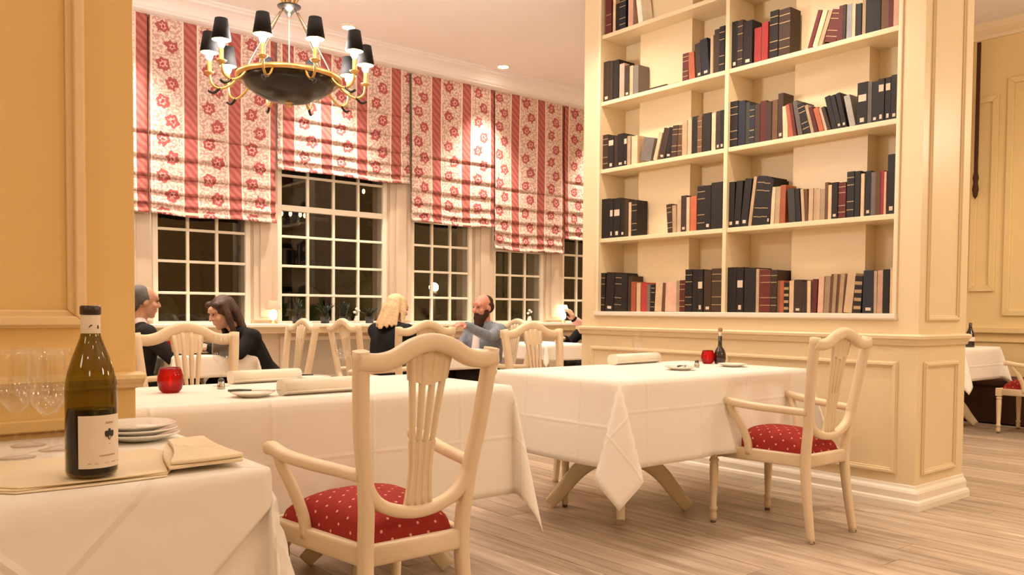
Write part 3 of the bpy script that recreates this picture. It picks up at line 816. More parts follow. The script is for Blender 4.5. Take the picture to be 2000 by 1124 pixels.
for sx in (-.6, .6):
    for sy in (-.24, .23): MB().box(sx-.025, sx+.025, sy-.025, sy+.025, 0, .722).build('leg', 'table_paint', root, .004)
cloth(-.74, .640, 1.512, 2.145, ZC, (.3, .46, .46, 0), 'white lower cloth of the serving table, showing at its right corner', 11, 3, valley=True)
top_cloth(-.74, .645, 1.507, 2.145, ZC+.0035, 1.0, .62, 'white top cloth laid cornerwise under the wine bottle in the foreground')
ZT0 = ZC+.006
table(1.98, 5.82, .26, .36, 'small table of the couple beside the left pier')
cloth(1.715, 2.245, 5.45, 6.19, ZC, .15, 'white cloth on the table of the couple beside the left pier', 14, 4)
table(3.74, 5.52, .28, .34, 'small table between the blond woman and the bearded man')
cloth(3.455, 4.025, 5.17, 5.87, ZC, .15, 'white cloth between the blond woman and the bearded man', 14, 5)
table(5.30, 5.98, .28, .34, 'small table beyond the end of the bookcase')
cloth(5.015, 5.585, 5.63, 6.33, ZC, .15, 'white cloth beyond the end of the bookcase', 14, 6)
table(8.20, 3.62, .40, .40, 'pedestal table in the far room right of the bookcase', foot=.36)
cloth(7.80, 8.60, 3.22, 4.02, ZC, .30, 'white cloth with a hanging tip in the far room', 16, 7)
# bench along the far wall
root = empty('wall_bench', (9.05, 3.0, 0), 0, 'dark brown bench base against the far room wall', 'bench')
MB().box(-.20, .24, -2.4, 2.4, 0, .36).build('bench_base', 'bench_brown', root, .006)
MB().box(-.23, .24, -2.4, 2.4, .36, .44).build('bench_seat', 'bench_brown', root, .02)

# ------------------------------------------------------------------ books
PAL = {'K': ((.014, .010, .009), 'black'), 'D': ((.050, .026, .016), 'dark brown'), 'N': ((.016, .018, .032), 'blue-black'), 'R': ((.42, .045, .040), 'red'),
       'O': ((.48, .125, .055), 'orange-red'), 'C': ((.72, .52, .33), 'cream'), 'T': ((.44, .31, .19), 'tan'), 'G': ((.16, .135, .12), 'grey'), 'B': ((.16, .075, .032), 'brown'),
       'M': ((.115, .018, .016), 'maroon'), 'P': ((.66, .41, .31), 'pale pink'), 'E': ((.050, .052, .040), 'grey-green'), 'W': ((.88, .80, .70), 'white'), 'S': ((.30, .30, .31), 'pale blue-grey'), 'Z': ((.45, .42, .38), 'grey streaked')}
for k, (c, w) in PAL.items(): mat('book_'+k, c, .55, .4, .25, 25, .12, 90, objrand=.25)
mat('page_edge', (.78, .63, .44), .9, .1, .12, 90)
mat('spine_paper', (.72, .58, .44), .7)
mat('spine_gold', (.42, .29, .14), .5)
BOOKS = {
  ('bottom','left',1.062):[(4.49,0.065,0.29,1.2,'K'),(4.4,0.091,0.291,3.3,'K'),(4.321,0.078,0.285,3.3,'K'),(4.26,0.062,0.272,1.2,'K'),(4.219,0.041,0.259,1.3,'D'),(4.174,0.045,0.217,0.0,'O'),(4.129,0.04,0.209,0.0,'C'),(4.065,0.059,0.208,0.0,'R'),(4.036,0.029,0.196,0.0,'G'),(3.998,0.038,0.191,1.8,'K'),(3.932,0.066,0.205,3.0,'C'),(3.908,0.023,0.204,2.9,'B'),(3.803,0.106,0.206,1.6,'P'),(3.771,0.032,0.215,0.0,'T'),(3.722,0.049,0.218,0.0,'M'),(3.66,0.062,0.29,0.0,'K'),(3.617,0.043,0.288,0.0,'K'),(3.57,0.047,0.287,0.0,'Kw'),(3.506,0.063,0.282,0.0,'D'),(3.415,0.091,0.289,0.0,'D')],
  ('bottom','right',1.062):[(3.303,0.072,0.292,0.0,'K'),(3.248,0.055,0.29,0.0,'Kw'),(3.156,0.092,0.284,0.0,'K'),(3.133,0.023,0.275,0.0,'T'),(3.051,0.082,0.267,0.0,'M'),(3.003,0.047,0.265,0.0,'D'),(2.985,0.018,0.198,0.0,'B'),(2.957,0.029,0.197,0.0,'O'),(2.918,0.036,0.184,0.0,'Kb'),(2.886,0.032,0.195,-0.2,'C'),(2.83,0.056,0.2,0.7,'D'),(2.796,0.034,0.184,-0.2,'D'),(2.772,0.024,0.193,-0.3,'C'),(2.732,0.034,0.201,1.6,'M'),(2.689,0.036,0.215,1.4,'P'),(2.653,0.036,0.217,2.2,'T'),(2.633,0.02,0.228,2.8,'B'),(2.611,0.023,0.228,2.7,'T'),(2.594,0.016,0.227,2.7,'B'),(2.569,0.026,0.229,3.4,'T'),(2.512,0.053,0.228,5.8,'C'),(2.457,0.049,0.212,2.8,'Kb'),(2.381,0.07,0.242,0.8,'N'),(2.36,0.018,0.238,-0.6,'T'),(2.328,0.032,0.24,0.0,'P'),(2.293,0.035,0.245,0.0,'K'),(2.272,0.017,0.252,0.0,'C')],
  ('fourth','left',1.612):[(4.499,0.043,0.298,0.0,'K'),(4.446,0.054,0.297,0.0,'K'),(4.409,0.037,0.292,0.0,'Kw'),(4.336,0.073,0.291,0.0,'Kw'),(4.295,0.041,0.278,0.0,'K'),(4.254,0.041,0.274,0.0,'D'),(4.228,0.025,0.248,0.0,'C'),(4.173,0.055,0.259,0.0,'K'),(3.84,0.046,0.199,-5.0,'D'),(3.804,0.036,0.188,-2.4,'T'),(3.768,0.036,0.226,0.0,'C'),(3.719,0.049,0.247,0.0,'D'),(3.693,0.026,0.232,0.0,'C'),(3.636,0.052,0.235,0.0,'O'),(3.568,0.068,0.298,0.0,'K'),(3.517,0.05,0.295,0.0,'K'),(3.422,0.095,0.307,0.0,'K')],
  ('fourth','right',1.612):[(3.334,0.048,0.296,1.2,'K'),(3.283,0.051,0.296,3.4,'K'),(3.228,0.054,0.301,6.1,'K'),(3.201,0.023,0.308,7.3,'T'),(3.137,0.061,0.306,7.2,'K'),(3.089,0.048,0.294,6.7,'K'),(3.066,0.022,0.281,5.5,'K'),(3.033,0.026,0.229,2.4,'C'),(2.997,0.036,0.229,1.5,'T'),(2.958,0.039,0.235,0.5,'O'),(2.881,0.049,0.204,-4.2,'E'),(2.846,0.035,0.2,-5.2,'K'),(2.822,0.021,0.196,-4.3,'C'),(2.798,0.024,0.193,-2.3,'B'),(2.768,0.03,0.193,0.0,'C'),(2.744,0.023,0.19,0.0,'T'),(2.721,0.023,0.185,0.0,'C'),(2.691,0.03,0.182,0.0,'T'),(2.672,0.02,0.218,0.0,'B'),(2.649,0.023,0.201,0.0,'C'),(2.61,0.039,0.212,0.0,'K'),(2.563,0.048,0.208,0.0,'M'),(2.513,0.047,0.264,0.0,'K'),(2.476,0.034,0.261,0.0,'K'),(2.451,0.021,0.243,0.0,'C'),(2.412,0.036,0.254,0.0,'K'),(2.385,0.027,0.244,0.0,'G'),(2.356,0.03,0.243,0.0,'B'),(2.335,0.021,0.246,0.0,'R'),(2.323,0.012,0.238,0.0,'P'),(2.274,0.046,0.33,0.0,'K')],
  ('third','left',2.132):[(4.476,0.059,0.26,0.0,'D'),(4.412,0.064,0.243,0.0,'Kw'),(4.381,0.031,0.235,0.0,'D'),(4.314,0.067,0.243,0.0,'K'),(4.278,0.036,0.231,0.0,'Kw'),(4.242,0.035,0.214,0.0,'T'),(4.178,0.06,0.206,0.0,'C'),(4.051,0.107,0.162,12.6,'G'),(3.994,0.033,0.188,15.7,'C'),(3.928,0.056,0.208,14.0,'D'),(3.868,0.055,0.209,8.9,'K'),(3.814,0.05,0.217,3.7,'D'),(3.773,0.04,0.214,2.5,'B'),(3.725,0.044,0.239,0.0,'T'),(3.69,0.035,0.243,0.0,'C'),(3.638,0.048,0.253,0.0,'K'),(3.599,0.038,0.245,0.0,'B'),(3.527,0.072,0.256,0.0,'K'),(3.49,0.033,0.249,0.0,'C'),(3.453,0.033,0.253,0.0,'D'),(3.421,0.033,0.254,0.0,'K')],
  ('third','right',2.132):[(3.313,0.063,0.294,0.0,'K'),(3.258,0.055,0.286,0.0,'N'),(3.228,0.031,0.271,0.0,'E'),(3.189,0.038,0.246,0.0,'N'),(3.148,0.041,0.245,0.0,'D'),(3.103,0.045,0.256,0.0,'M'),(3.063,0.04,0.242,0.0,'D'),(3.023,0.04,0.247,0.0,'B'),(2.983,0.039,0.28,0.0,'D'),(2.948,0.035,0.196,-2.3,'C'),(2.909,0.032,0.201,-8.2,'O'),(2.885,0.024,0.201,-10.1,'M'),(2.847,0.031,0.211,-11.4,'G'),(2.793,0.047,0.185,-14.7,'K'),(2.769,0.02,0.172,-15.5,'T'),(2.743,0.023,0.155,-15.8,'M'),(2.706,0.033,0.143,-16.7,'O'),(2.687,0.016,0.141,-16.8,'C'),(2.661,0.023,0.14,-18.0,'D'),(2.626,0.032,0.199,-15.0,'K'),(2.594,0.029,0.198,-14.9,'K'),(2.562,0.028,0.203,-13.6,'K'),(2.513,0.037,0.181,-12.9,'Z'),(2.442,0.064,0.238,0.0,'Kw'),(2.418,0.024,0.232,0.0,'G'),(2.383,0.036,0.229,0.0,'K'),(2.345,0.038,0.236,0.0,'Kw'),(2.31,0.035,0.237,0.0,'Kw'),(2.272,0.037,0.243,0.0,'K')],
  ('second','left',2.637):[(4.468,0.064,0.3,0.0,'D'),(4.431,0.037,0.293,0.0,'D'),(4.374,0.057,0.29,0.0,'K'),(4.317,0.051,0.25,0.0,'P'),(4.266,0.051,0.228,0.0,'D'),(4.231,0.035,0.215,0.0,'T'),(4.181,0.05,0.209,0.0,'G'),(3.721,0.053,0.188,0.0,'M'),(3.665,0.052,0.184,-3.8,'O'),(3.609,0.047,0.231,-5.3,'D'),(3.542,0.063,0.245,-6.0,'N'),(3.517,0.021,0.256,0.0,'C'),(3.471,0.041,0.287,0.0,'D'),(3.427,0.045,0.296,0.0,'K')],
  ('second','right',2.637):[(3.327,0.043,0.3,0.0,'K'),(3.284,0.043,0.296,0.0,'D'),(3.215,0.069,0.278,0.0,'K'),(3.151,0.053,0.218,0.0,'R'),(3.103,0.048,0.24,0.0,'R'),(3.027,0.062,0.291,0.0,'K'),(2.945,0.082,0.284,0.0,'D'),(2.801,0.027,0.21,17.3,'M'),(2.764,0.033,0.201,17.9,'C'),(2.731,0.026,0.189,18.8,'T'),(2.647,0.078,0.177,16.0,'M'),(2.605,0.035,0.199,4.2,'M'),(2.583,0.022,0.2,0.5,'D'),(2.546,0.037,0.197,0.0,'S'),(2.527,0.019,0.192,0.0,'C'),(2.491,0.034,0.184,0.0,'K'),(2.466,0.021,0.222,0.0,'T'),(2.418,0.048,0.217,0.0,'K'),(2.377,0.041,0.219,0.0,'K'),(2.333,0.044,0.221,0.0,'B'),(2.305,0.029,0.211,0.0,'M'),(2.276,0.029,0.188,0.0,'P')],
  ('top','left',3.135):[(4.45,0.064,0.408,0.0,'M'),(4.413,0.026,0.278,0.0,'C'),(4.377,0.036,0.202,0.0,'K'),(4.31,0.067,0.236,0.0,'N'),(4.24,0.05,0.251,0.0,'P'),(4.141,0.044,0.288,-8.7,'W')],
}
ORD = 'first second third fourth fifth sixth seventh eighth ninth tenth eleventh twelfth thirteenth fourteenth fifteenth sixteenth seventeenth eighteenth nineteenth twentieth twenty-first twenty-second twenty-third twenty-fourth twenty-fifth twenty-sixth twenty-seventh twenty-eighth twenty-ninth thirtieth thirty-first thirty-second thirty-third thirty-fourth'.split()
rb = random.Random(11)
def book(loc, w, h, d, code, rx, label, group, ry=0):
    """spine towards -x, thickness along +y from 0, standing on z = 0"""
    c = code[0]
    root = empty('book', loc, 0, label, 'book', group); root.rotation_euler = (rx, ry, 0)
    b = min(.0035, w*.18)
    MB().box(0, .004, 0, w, 0, h).box(.004, d, 0, b, 0, h).box(.004, d, w-b, w, 0, h).build('cover', 'book_'+c, root)
    MB().box(.004, d-.004, b, w-b, .004, h-.005).build('page_block', 'page_edge', root)
    if len(code) > 1 or (c in 'KND' and rb.random() < .45):
        if code[1:] == 'b':
            for k in range(4): MB().box(-.0012, 0, w*.04, w*.96, h*(.10+.22*k), h*(.19+.22*k)).build('spine_band', 'spine_gold', root)
        elif code[1:] == 'w':
            z0 = rb.choice((.55, .62, .70)); MB().box(-.0012, 0, w*.12, w*.88, h*z0, h*(z0+.16)).build('spine_label', 'spine_paper', root)
            MB().box(-.0012, 0, w*.30, w*.70, h*.06, h*.16).build('spine_label', 'spine_paper', root)
        else:
            MB().box(-.0012, 0, w*.25, w*.72, h*.06, h*.13).build('spine_label', 'spine_paper', root)
    elif c in 'KDMNB' and w > .035 and rb.random() < .6:
        for k in (.16, .34, .70, .86): MB().box(-.0015, 0, w*.02, w*.98, h*k, h*k+.005).build('spine_band', 'spine_gold', root)
    return root
for (sh, bay, z), lst in BOOKS.items():
    nprev = None
    for i, (y, w, h, lean, code) in enumerate(lst):
        w = w*.94
        on_pil = (3.797-.03 < y+w/2 < 4.276+.03) or (2.504-.03 < y+w/2 < 2.987+.03)
        d = min(.118 if on_pil else .172, max(.095, h*.72))*(1-.06*rb.random())
        a = R(lean)
        xf = 4.578+rb.random()*.008
        if lean < 0: loc = (xf, y+w-w*math.cos(a), z+.001+w*math.sin(-a))
        else: loc = (xf, y, z+.001)
        book(loc, w, h/math.cos(a) if abs(lean) > 3 else h, d, code, a, '%s book, %s from the left on the %s shelf of the %s bay' % (PAL[code[0]][1], ORD[i], {'second': 'second highest', 'third': 'middle', 'fourth': 'second lowest'}.get(sh, sh), bay), 'books in the cream bookcase')
book((4.60, 4.10, 2.638), .022, .17, .11, 'D', R(90), 'dark brown book lying flat on the second highest shelf, left bay', 'books in the cream bookcase')
book((4.60, 3.915, 2.638), .014, .10, .10, 'P', R(90), 'thin pale pink booklet lying flat on the second highest shelf, left bay', 'books in the cream bookcase')

# ------------------------------------------------------------------ wine bottle in the foreground
def wine_bottle():
    root = empty('wine_bottle', (.350, 1.552, ZC+.0165), 0, 'green wine bottle with cream crest label in the left foreground', 'bottle')
    root.scale = (.955, .955, .955)
    RB = .0425
    prof = [(.0, .004), (.030, .002), (.040, .005), (RB, .012), (RB, .150), (.0415, .168), (.037, .190), (.030, .213), (.0225, .233), (.0175, .247), (.0155, .258), (.0150, .270), (.0150, .290), (.0, .290)]
    MB().lathe(prof, 48).build('glass_body', 'olive_glass', root)
    MB().lathe([(.0, .008), (.036, .008), (.0400, .013), (.0405, .120), (.0, .120)], 40).build('wine', 'wine', root)
    MB().lathe([(.0158, .287), (.0172, .289), (.0172, .301), (.0155, .3035), (.0, .3035)], 28).build('capsule', 'capsule_foil', root)
    def patch(a0, a1, z0, z1, r, n=18):
        mb = MB(); vs = []; fs = []
        for k in range(n+1):
            a = lerp(a0, a1, k/n); c, s = math.cos(a), math.sin(a)
            vs += [(r*c, r*s, z0), (r*c, r*s, z1)]
        fs = [(2*k, 2*k+2, 2*k+3, 2*k+1) for k in range(n)]
        return mb.add(vs, fs, True)
    # the label is turned a little to the right of the viewer
    view = math.atan2(-1.552, -.352)
    ac = view+R(33); hw = R(62)
    lab = patch(ac-hw, ac+hw, .020, .112, RB+.0004).build('label', 'label_paper', root)
    MB().lathe([(.0158, .248), (.0162, .249), (.0160, .286), (.0156, .287)], 28, cap=False).build('neck_label', 'label_paper', root)
    def ink(pts, r, a_c, zc, sc, name, ma, par):
        """flat shape wrapped on the round label; pts in label units, x to the viewer's right"""
        mb = MB(); mb.prism([(x*sc, y*sc) for x, y in pts], r, r+.0004, lambda x, y, q: (q*math.cos(a_c+x/r), q*math.sin(a_c+x/r), zc+y))
        mb.build(name, ma, par)
    r = RB+.0006; ce = ac+R(8)
    half = [(0, 10), (1.4, 8.2), (2.6, 8.6), (2.0, 6.6), (3.4, 5.2), (6.0, 6.4), (8.2, 5.0), (8.6, 1.5), (7.6, -3.8), (6.2, -2.4), (5.6, -5.2), (4.2, -3.2), (3.2, -5.0), (2.6, -2.0), (2.4, -5.6), (3.2, -7.4), (1.2, -7.0), (0, -10)]
    for s in (-1, 1): ink([(s*x, y) for x, y in (half if s > 0 else reversed(half))], r, ce, .078, .00108, 'crest', 'label_ink', lab)
    ink([(-1.7, 1.0), (1.7, 1.0), (1.7, -2.2), (0, -3.8), (-1.7, -2.2)], r+.0004, ce, .074, .00108, 'crest_shield', 'label_faint', lab)
    for k in range(5): ink([(-1.3, -2), (.9, -2), (1.3, 2), (-.9, 2)], r, ce+(k-2)*.0032/r, .0985, .0009, 'lettering', 'label_faint', lab)
    ink([(-1.6, -.5), (1.6, -.5), (1.6, .5), (-1.6, .5)], r, ce, .0615, .001, 'lettering', 'label_faint', lab)
    for k in range(11): ink([(-1.1, -1.1), (.9, -1.1), (1.1, 1.1), (-.9, 1.1)], r, ce-R(4)+(k-5)*.0028/r, .0415, .001, 'lettering', 'label_faint', lab)
    ink([(-36, -.55), (36, -.55), (36, .55), (-36, .55)] if False else [(-22, -.6), (-11, -.6), (0, -.6), (11, -.6), (22, -.6), (22, .6), (11, .6), (0, .6), (-11, .6), (-22, .6)], r, ac, .0285, .0014, 'ruled_line', 'label_faint', lab)
    nr = .0164
    ink([(-3.6, -3), (-2.4, 0), (-.4, 2.6), (2.0, 2.2), (2.2, .8), (.2, .9), (-1.6, -.8)], nr, view+R(2), .267, .0011, 'neck_mark', 'label_ink', root)
    ink([(-1.2, -2.6), (1.2, -2.6), (1.4, 0), (.6, 2.8), (-.6, 2.8), (-1.4, 0)], nr, view+R(46), .266, .0011, 'neck_mark', 'label_ink', root)
wine_bottle()

# ------------------------------------------------------------------ napkins, plates, glasses
def napkin_fold(pts, z, th, layers, label, ma='cream_napkin', crease=0.0):
    c = [sum(p[0] for p in pts)/len(pts), sum(p[1] for p in pts)/len(pts)]
    root = empty('folded_napkin', (c[0], c[1], z), 0, label, 'napkin')
    for k in range(layers):
        q = [((x-c[0])*(1-.012*k)+.002*k, (y-c[1])*(1-.012*k)+.0015*k) for x, y in pts]
        # soft outline: subdivide edges
        dense = []
        for i in range(len(q)):
            a, b = q[i], q[(i+1) % len(q)]
            for t in range(6):
                q_ = .03*math.sin(math.pi*t/6)*(1 if (i+k) % 2 else -1)
                dense.append((lerp(a[0], b[0], t/6)+q_*(b[1]-a[1]), lerp(a[1], b[1], t/6)-q_*(b[0]-a[0])))
        cx0, cy0 = 0, 0
        vs = [(x, y, k*th) for x, y in dense]+[(x, y, k*th+th*.9) for x, y in dense]
        n = len(dense)
        rings = []
        for s in (.66, .33):
            rings.append([(x*s, y*s, k*th+th*.9+(crease*(1-s)*math.sin(3*math.atan2(y, x)+k) if k == layers-1 else 0)) for x, y in dense])
        vs += rings[0]+rings[1]+[(0, 0, k*th+th*.9)]
        fs = [tuple(reversed(range(n)))]+[(i, (i+1) % n, n+(i+1) % n, n+i) for i in range(n)]
        fs += [(n+i, n+(i+1) % n, 2*n+(i+1) % n, 2*n+i) for i in range(n)]+[(2*n+i, 2*n+(i+1) % n, 3*n+(i+1) % n, 3*n+i) for i in range(n)]
        fs += [(3*n+i, 3*n+(i+1) % n, 4*n) for i in range(n)]
        MB().add(vs, fs).build('fold_layer', ma, root, th*.42, 3)
    return root
napkin_fold([(.12, 1.62), (.231, 1.518), (.465, 1.520), (.535, 1.70), (.515, 1.80), (.24, 1.80)], ZC+.0065, .0032, 3, 'large cream napkin spread under the wine bottle', crease=.0)
napkin_fold([(.468, 1.522), (.606, 1.530), (.624, 1.80), (.545, 1.79)], ZC+.0165, .0085, 2, 'folded cream napkin at the right end of the serving table', crease=.003)
def plate(loc, r, label, group, z=.0):
    root = empty('plate', loc, 0, label, 'plate', group)
    MB().lathe([(.0, .002), (r*.55, .001), (r*.60, .003), (r*.95, .014), (r, .0165), (r*.985, .0185), (r*.93, .017), (r*.62, .0075), (r*.5, .006), (.0, .006)], 40).build('dish', 'porcelain', root)
    return root
for k, nm in enumerate(('lowest', 'middle', 'topmost')):
    plate((.548-.004*k, 1.985+.003*k, ZC+.007+.0105*k), .085, '%s of the three stacked white plates beside the wine bottle' % nm, 'stacked plates on the serving table')
WG = [(.0, .0), (.033, .0), (.034, .0015), (.020, .004), (.0055, .010), (.0038, .022), (.0036, .075), (.0050, .086), (.016, .096), (.030, .114), (.0365, .138), (.0360, .165), (.0315, .198), (.0290, .212), (.0280, .212), (.0305, .198), (.0350, .165), (.0355, .138), (.029, .115), (.015, .098), (.0, .090)]
g0 = None
def wineglass(loc, label, s=1.0, group='wine glasses'):
    global g0
    root = empty('wine_glass', loc, 0, label, 'glass', group)
    mesh = MB().lathe([(r*s, z*s) for r, z in WG], 32)
    mesh.build('bowl_and_stem', 'clear_glass', root)
    return root
GL = [(.235, 1.965, 'wine glass farthest left in the back row of glasses'), (.335, 2.035, 'wine glass in the back row against the left wall pier'), (.290, 1.885, 'wine glass standing in front of the back row'), (.372, 1.945, 'wine glass right beside the wine bottle'), (.330, 1.800, 'wine glass nearest the camera among those left of the bottle'), (.205, 1.840, 'wine glass cut by the left edge of the photo')]
for x, y, lab in GL: wineglass((x, y, ZC+.0065), lab, 1.0, 'wine glasses left of the bottle')
wineglass((1.195, 3.24, ZC+.002), 'wine glass behind the red candle on the middle table', .95)
wineglass((1.735, 3.27, ZC+.002), 'wine glass by the nearest chair back on the middle table', .95)
wineglass((3.64, 3.30, ZC+.002), 'wine glass among the napkins on the table before the bookcase', .85)

def candle(loc, s, label, lit=6.0):
    root = empty('candle_holder', loc, 0, label, 'candle')
    MB().lathe([(.0, .0), (.026*s, .0), (.036*s, .012*s), (.041*s, .034*s), (.040*s, .056*s), (.034*s, .078*s), (.030*s, .084*s), (.028*s, .082*s), (.036*s, .056*s), (.037*s, .034*s), (.032*s, .014*s), (.0, .008*s)], 32).build('red_glass', 'red_glow_glass', root)
    MB().lathe([(.0, .010*s), (.019*s, .010*s), (.019*s, .022*s), (.0, .024*s)], 20).build('wax', 'wax', root)
    MB().lathe([(.0, .024*s), (.004*s, .028*s), (.0055*s, .036*s), (.003*s, .046*s), (.0, .056*s)], 10).build('flame', 'flame', root)
    l = lamp('candle_light', 'POINT', (0, 0, .058*s), lit*.03, (1, .5, .25), .006); l.parent = root
    return root
candle((.955, 3.085, ZC+.002), 1.08, 'round red glass candle holder on the middle table')
candle((4.02, 3.09, ZC+.002), .95, 'red glass candle holder beside the small dark bottle')
candle((1.80, 5.78, ZC+.002), 1.0, 'red glass candle on the couple\'s table by the left pier')

def napkin_roll(loc, rz, l, r, label):
    root = empty('rolled_napkin', loc, rz, label, 'napkin')
    mb = MB(); mb.sweep([(-l/2, 0, r), (-l/6, 0, r), (l/6, 0, r), (l/2, 0, r)], [r*1.25]*4, [r]*4, n=16, e=2.6); mb.build('roll', 'white_napkin', root)
    MB().sweep([(-l/2+.004, -r*1.2, r*.5), (l/2-.004, -r*1.2, r*.5)], [.010, .010], [.004, .004], n=8).build('loose_flap', 'white_napkin', root)
napkin_roll((1.405, 3.315, ZC+.002), R(4), .30, .026, 'white napkin rolled up at the far side of the middle table')
napkin_roll((1.385, 2.775, ZC+.002), R(2), .31, .028, 'white napkin rolled up at the near side of the middle table')
napkin_roll((3.66, 3.335, ZC+.002), R(6), .42, .030, 'white napkin rolled up on the table before the bookcase')
plate((1.135, 2.785, ZC+.002), .075, 'small side plate at the near side of the middle table', 'side plates')
plate((1.61, 3.30, ZC+.002), .075, 'small side plate at the far side of the middle table', 'side plates')
plate((3.455, 2.830, ZC+.002), .080, 'small side plate on the table before the bookcase', 'side plates')
plate((3.92, 2.845, ZC+.002), .080, 'small side plate near the red candle on the table by the bookcase', 'side plates')
plate((3.70, 5.45, ZC+.002), .11, 'white plate on the table of the bearded man', 'dinner plates')
plate((1.98, 5.62, ZC+.002), .11, 'white plate on the table of the couple', 'dinner plates')
def knife(loc, rz, label):
    root = empty('table_knife', loc, rz, label, 'knife')
    MB().prism([(-.01, -.006), (.07, -.007), (.088, -.002), (.088, .004), (-.01, .005)], 0, .0018).build('blade', 'steel', root)
    MB().sweep([(-.085, 0, .003), (-.05, 0, .004), (-.008, 0, .003)], [.006, .0075, .005], [.004, .0045, .003], n=10).build('handle', 'knife_dark', root)
knife((1.14, 2.785, ZC+.0215), R(-20), 'butter knife lying on the near side plate of the middle table')
knife((1.62, 3.30, ZC+.0215), R(-15), 'butter knife lying on the far side plate of the middle table')
knife((3.47, 2.83, ZC+.0215), R(25), 'butter knife on the side plate before the bookcase')
def salt(loc, label):
    root = empty('salt_shaker', loc, 0, label, 'shaker')
    MB().lathe([(.0, 0), (.014, 0), (.015, .006), (.011, .030), (.0, .030)], 16).build('shaker_body', 'steel', root)
    MB().lathe([(.0115, .029), (.012, .033), (.008, .040), (.0, .041)], 16).build('shaker_cap', 'knife_dark', root)
salt((3.685, 2.905, ZC+.002), 'small dark shaker beside the plate before the bookcase')
salt((1.150, 3.12, ZC+.002), 'small shaker beside the glass on the middle table')

def small_bottle(loc, s, label, lab=True):
    root = empty('small_bottle', loc, 0, label, 'bottle')
    MB().lathe([(r*s, z*s) for r, z in ((.0, 0), (.024, 0), (.030, .006), (.034, .030), (.032, .055), (.024, .078), (.0125, .094), (.0105, .110), (.0105, .152), (.0, .152))], 28).build('bottle_body', 'dark_bottle', root)
    if lab: MB().lathe([(r*s, z*s) for r, z in ((.0, .152), (.008, .152), (.008, .178), (.0, .178))], 16).build('pourer_neck', 'label_paper', root)
    MB().lathe([(r*s, z*s) for r, z in ((.0, .178), (.011, .178), (.013, .186), (.010, .196), (.0, .198))], 16).build('stopper', 'cork', root)
    return root
small_bottle((4.075, 3.045, ZC+.002), 1.07, 'small dark bottle with stopper on the table before the bookcase')
root = empty('wine_bottle', (8.20, 3.328, ZC+.002), 0, 'dark wine bottle on the far room table', 'bottle')
MB().lathe([(.0, 0), (.038, 0), (.040, .006), (.040, .095), (.036, .125), (.018, .165), (.014, .185), (.014, .225), (.0, .225)], 24).build('bottle_body', 'dark_bottle', root)
MB().lathe([(.0404, .055), (.0408, .056), (.0408, .094), (.0404, .095)], 24, cap=False).build('label', 'label_paper', root)
# narrow dark hanging strip on the far wall
root = empty('hanging_strip', (9.22, 3.73, 2.25), 0, 'narrow dark brown strip hanging on the far yellow wall', 'hanging')
MB().box(-.015, .015, -.016, .016, .28, 1.60).build('strip', 'strip_brown', root, .003)
MB().lathe([(.0, .0), (.020, .03), (.032, .10), (.022, .17), (.030, .22), (.018, .285), (.0, .29)], 16).build('tassel', 'strip_brown', root)

# ------------------------------------------------------------------ ceiling downlights
for (x, y), z, lab in [(DOWN_WIN[1], CEIL, 'recessed ceiling downlight right of the chandelier'), (DOWN_WIN[2], CEIL, 'recessed ceiling downlight nearer the bookcase')]:
    root = empty('downlight', (x, y, z-.012), 0, lab, 'ceiling light', 'recessed downlights')
    MB().lathe([(.050, .012), (.050, .002), (.056, -.002), (.070, .0), (.071, .012)], 28, cap=False).build('trim_ring', 'trim_white', root)
    MB().lathe([(.0, .004), (.048, .004), (.048, .010), (.0, .010)], 24).build('lens', 'lens_glow', root)

# ------------------------------------------------------------------ chandelier
CHX, CHY, CHZ = 1.864, 4.088, 2.215
ch = empty('chandelier', (CHX, CHY, CHZ), 0, 'black bowl chandelier with gilt arms and ten black shaded lamps', 'chandelier')
RBW = .252
prof = [(.0, -.100), (.05, -.098), (.11, -.085), (.17, -.058), (.215, -.026), (RBW, .012), (RBW-.006, .016), (.205, -.018), (.16, -.046), (.10, -.070), (.0, -.084)]
MB().lathe(prof, 48).build('bowl', 'black_metal', ch)
MB().lathe([(RBW-.012, .010), (RBW+.008, .008), (RBW+.014, .020), (RBW+.006, .034), (RBW-.010, .032), (RBW-.012, .010)], 48, cap=False).build('rim', 'gilt', ch)
MB().lathe([(.0, -.125), (.010, -.122), (.014, -.112), (.008, -.104), (.022, -.100), (.0, -.094)], 20).build('finial', 'gilt', ch)
va = math.atan2(-CHY, -CHX)
for k in range(10):
    a = va+R(18+36*k); c, s = math.cos(a), math.sin(a)
    def pt(r, z): return (r*c, r*s, z)
    ra = .385
    P = smooth_path([pt(RBW-.01, .015), pt(.285, -.030), pt(.335, -.052), pt(.375, -.030), pt(ra, .020)], 5)
    arm = MB().sweep(P, [.0065]*len(P), n=8, e=2).build('arm', 'gilt', ch)
    MB().sweep(smooth_path([pt(.335, -.050), pt(.365, -.075), pt(.392, -.066)], 4), [.007]*9, n=8, e=2).build('scroll', 'black_metal', arm)
    MB().lathe([(.0, .010), (.012, .012), (.022, .022), (.024, .028), (.010, .030), (.010, .085), (.0, .085)], 16, pt(ra, 0)).build('candle_cup', 'gilt', arm)
    MB().lathe([(.0, .085), (.010, .086), (.017, .100), (.019, .118), (.012, .138), (.0, .148)], 14, pt(ra, 0)).build('bulb', 'bulb', arm)
    sh = MB().lathe([(.0440, .1215), (.0460, .1215), (.030, .222), (.0277, .222)], 24, pt(ra, 0), cap=False).build('lamp_shade', 'shade_black', arm)
    MB().lathe([(.0432, .1225), (.0272, .2210)], 24, pt(ra, 0), cap=False).build('shade_lining', 'shade_lining', sh)
    l = lamp('candle_bulb_light', 'POINT', pt(ra, .128), 3.2, (1, .76, .48), .022); l.parent = ch
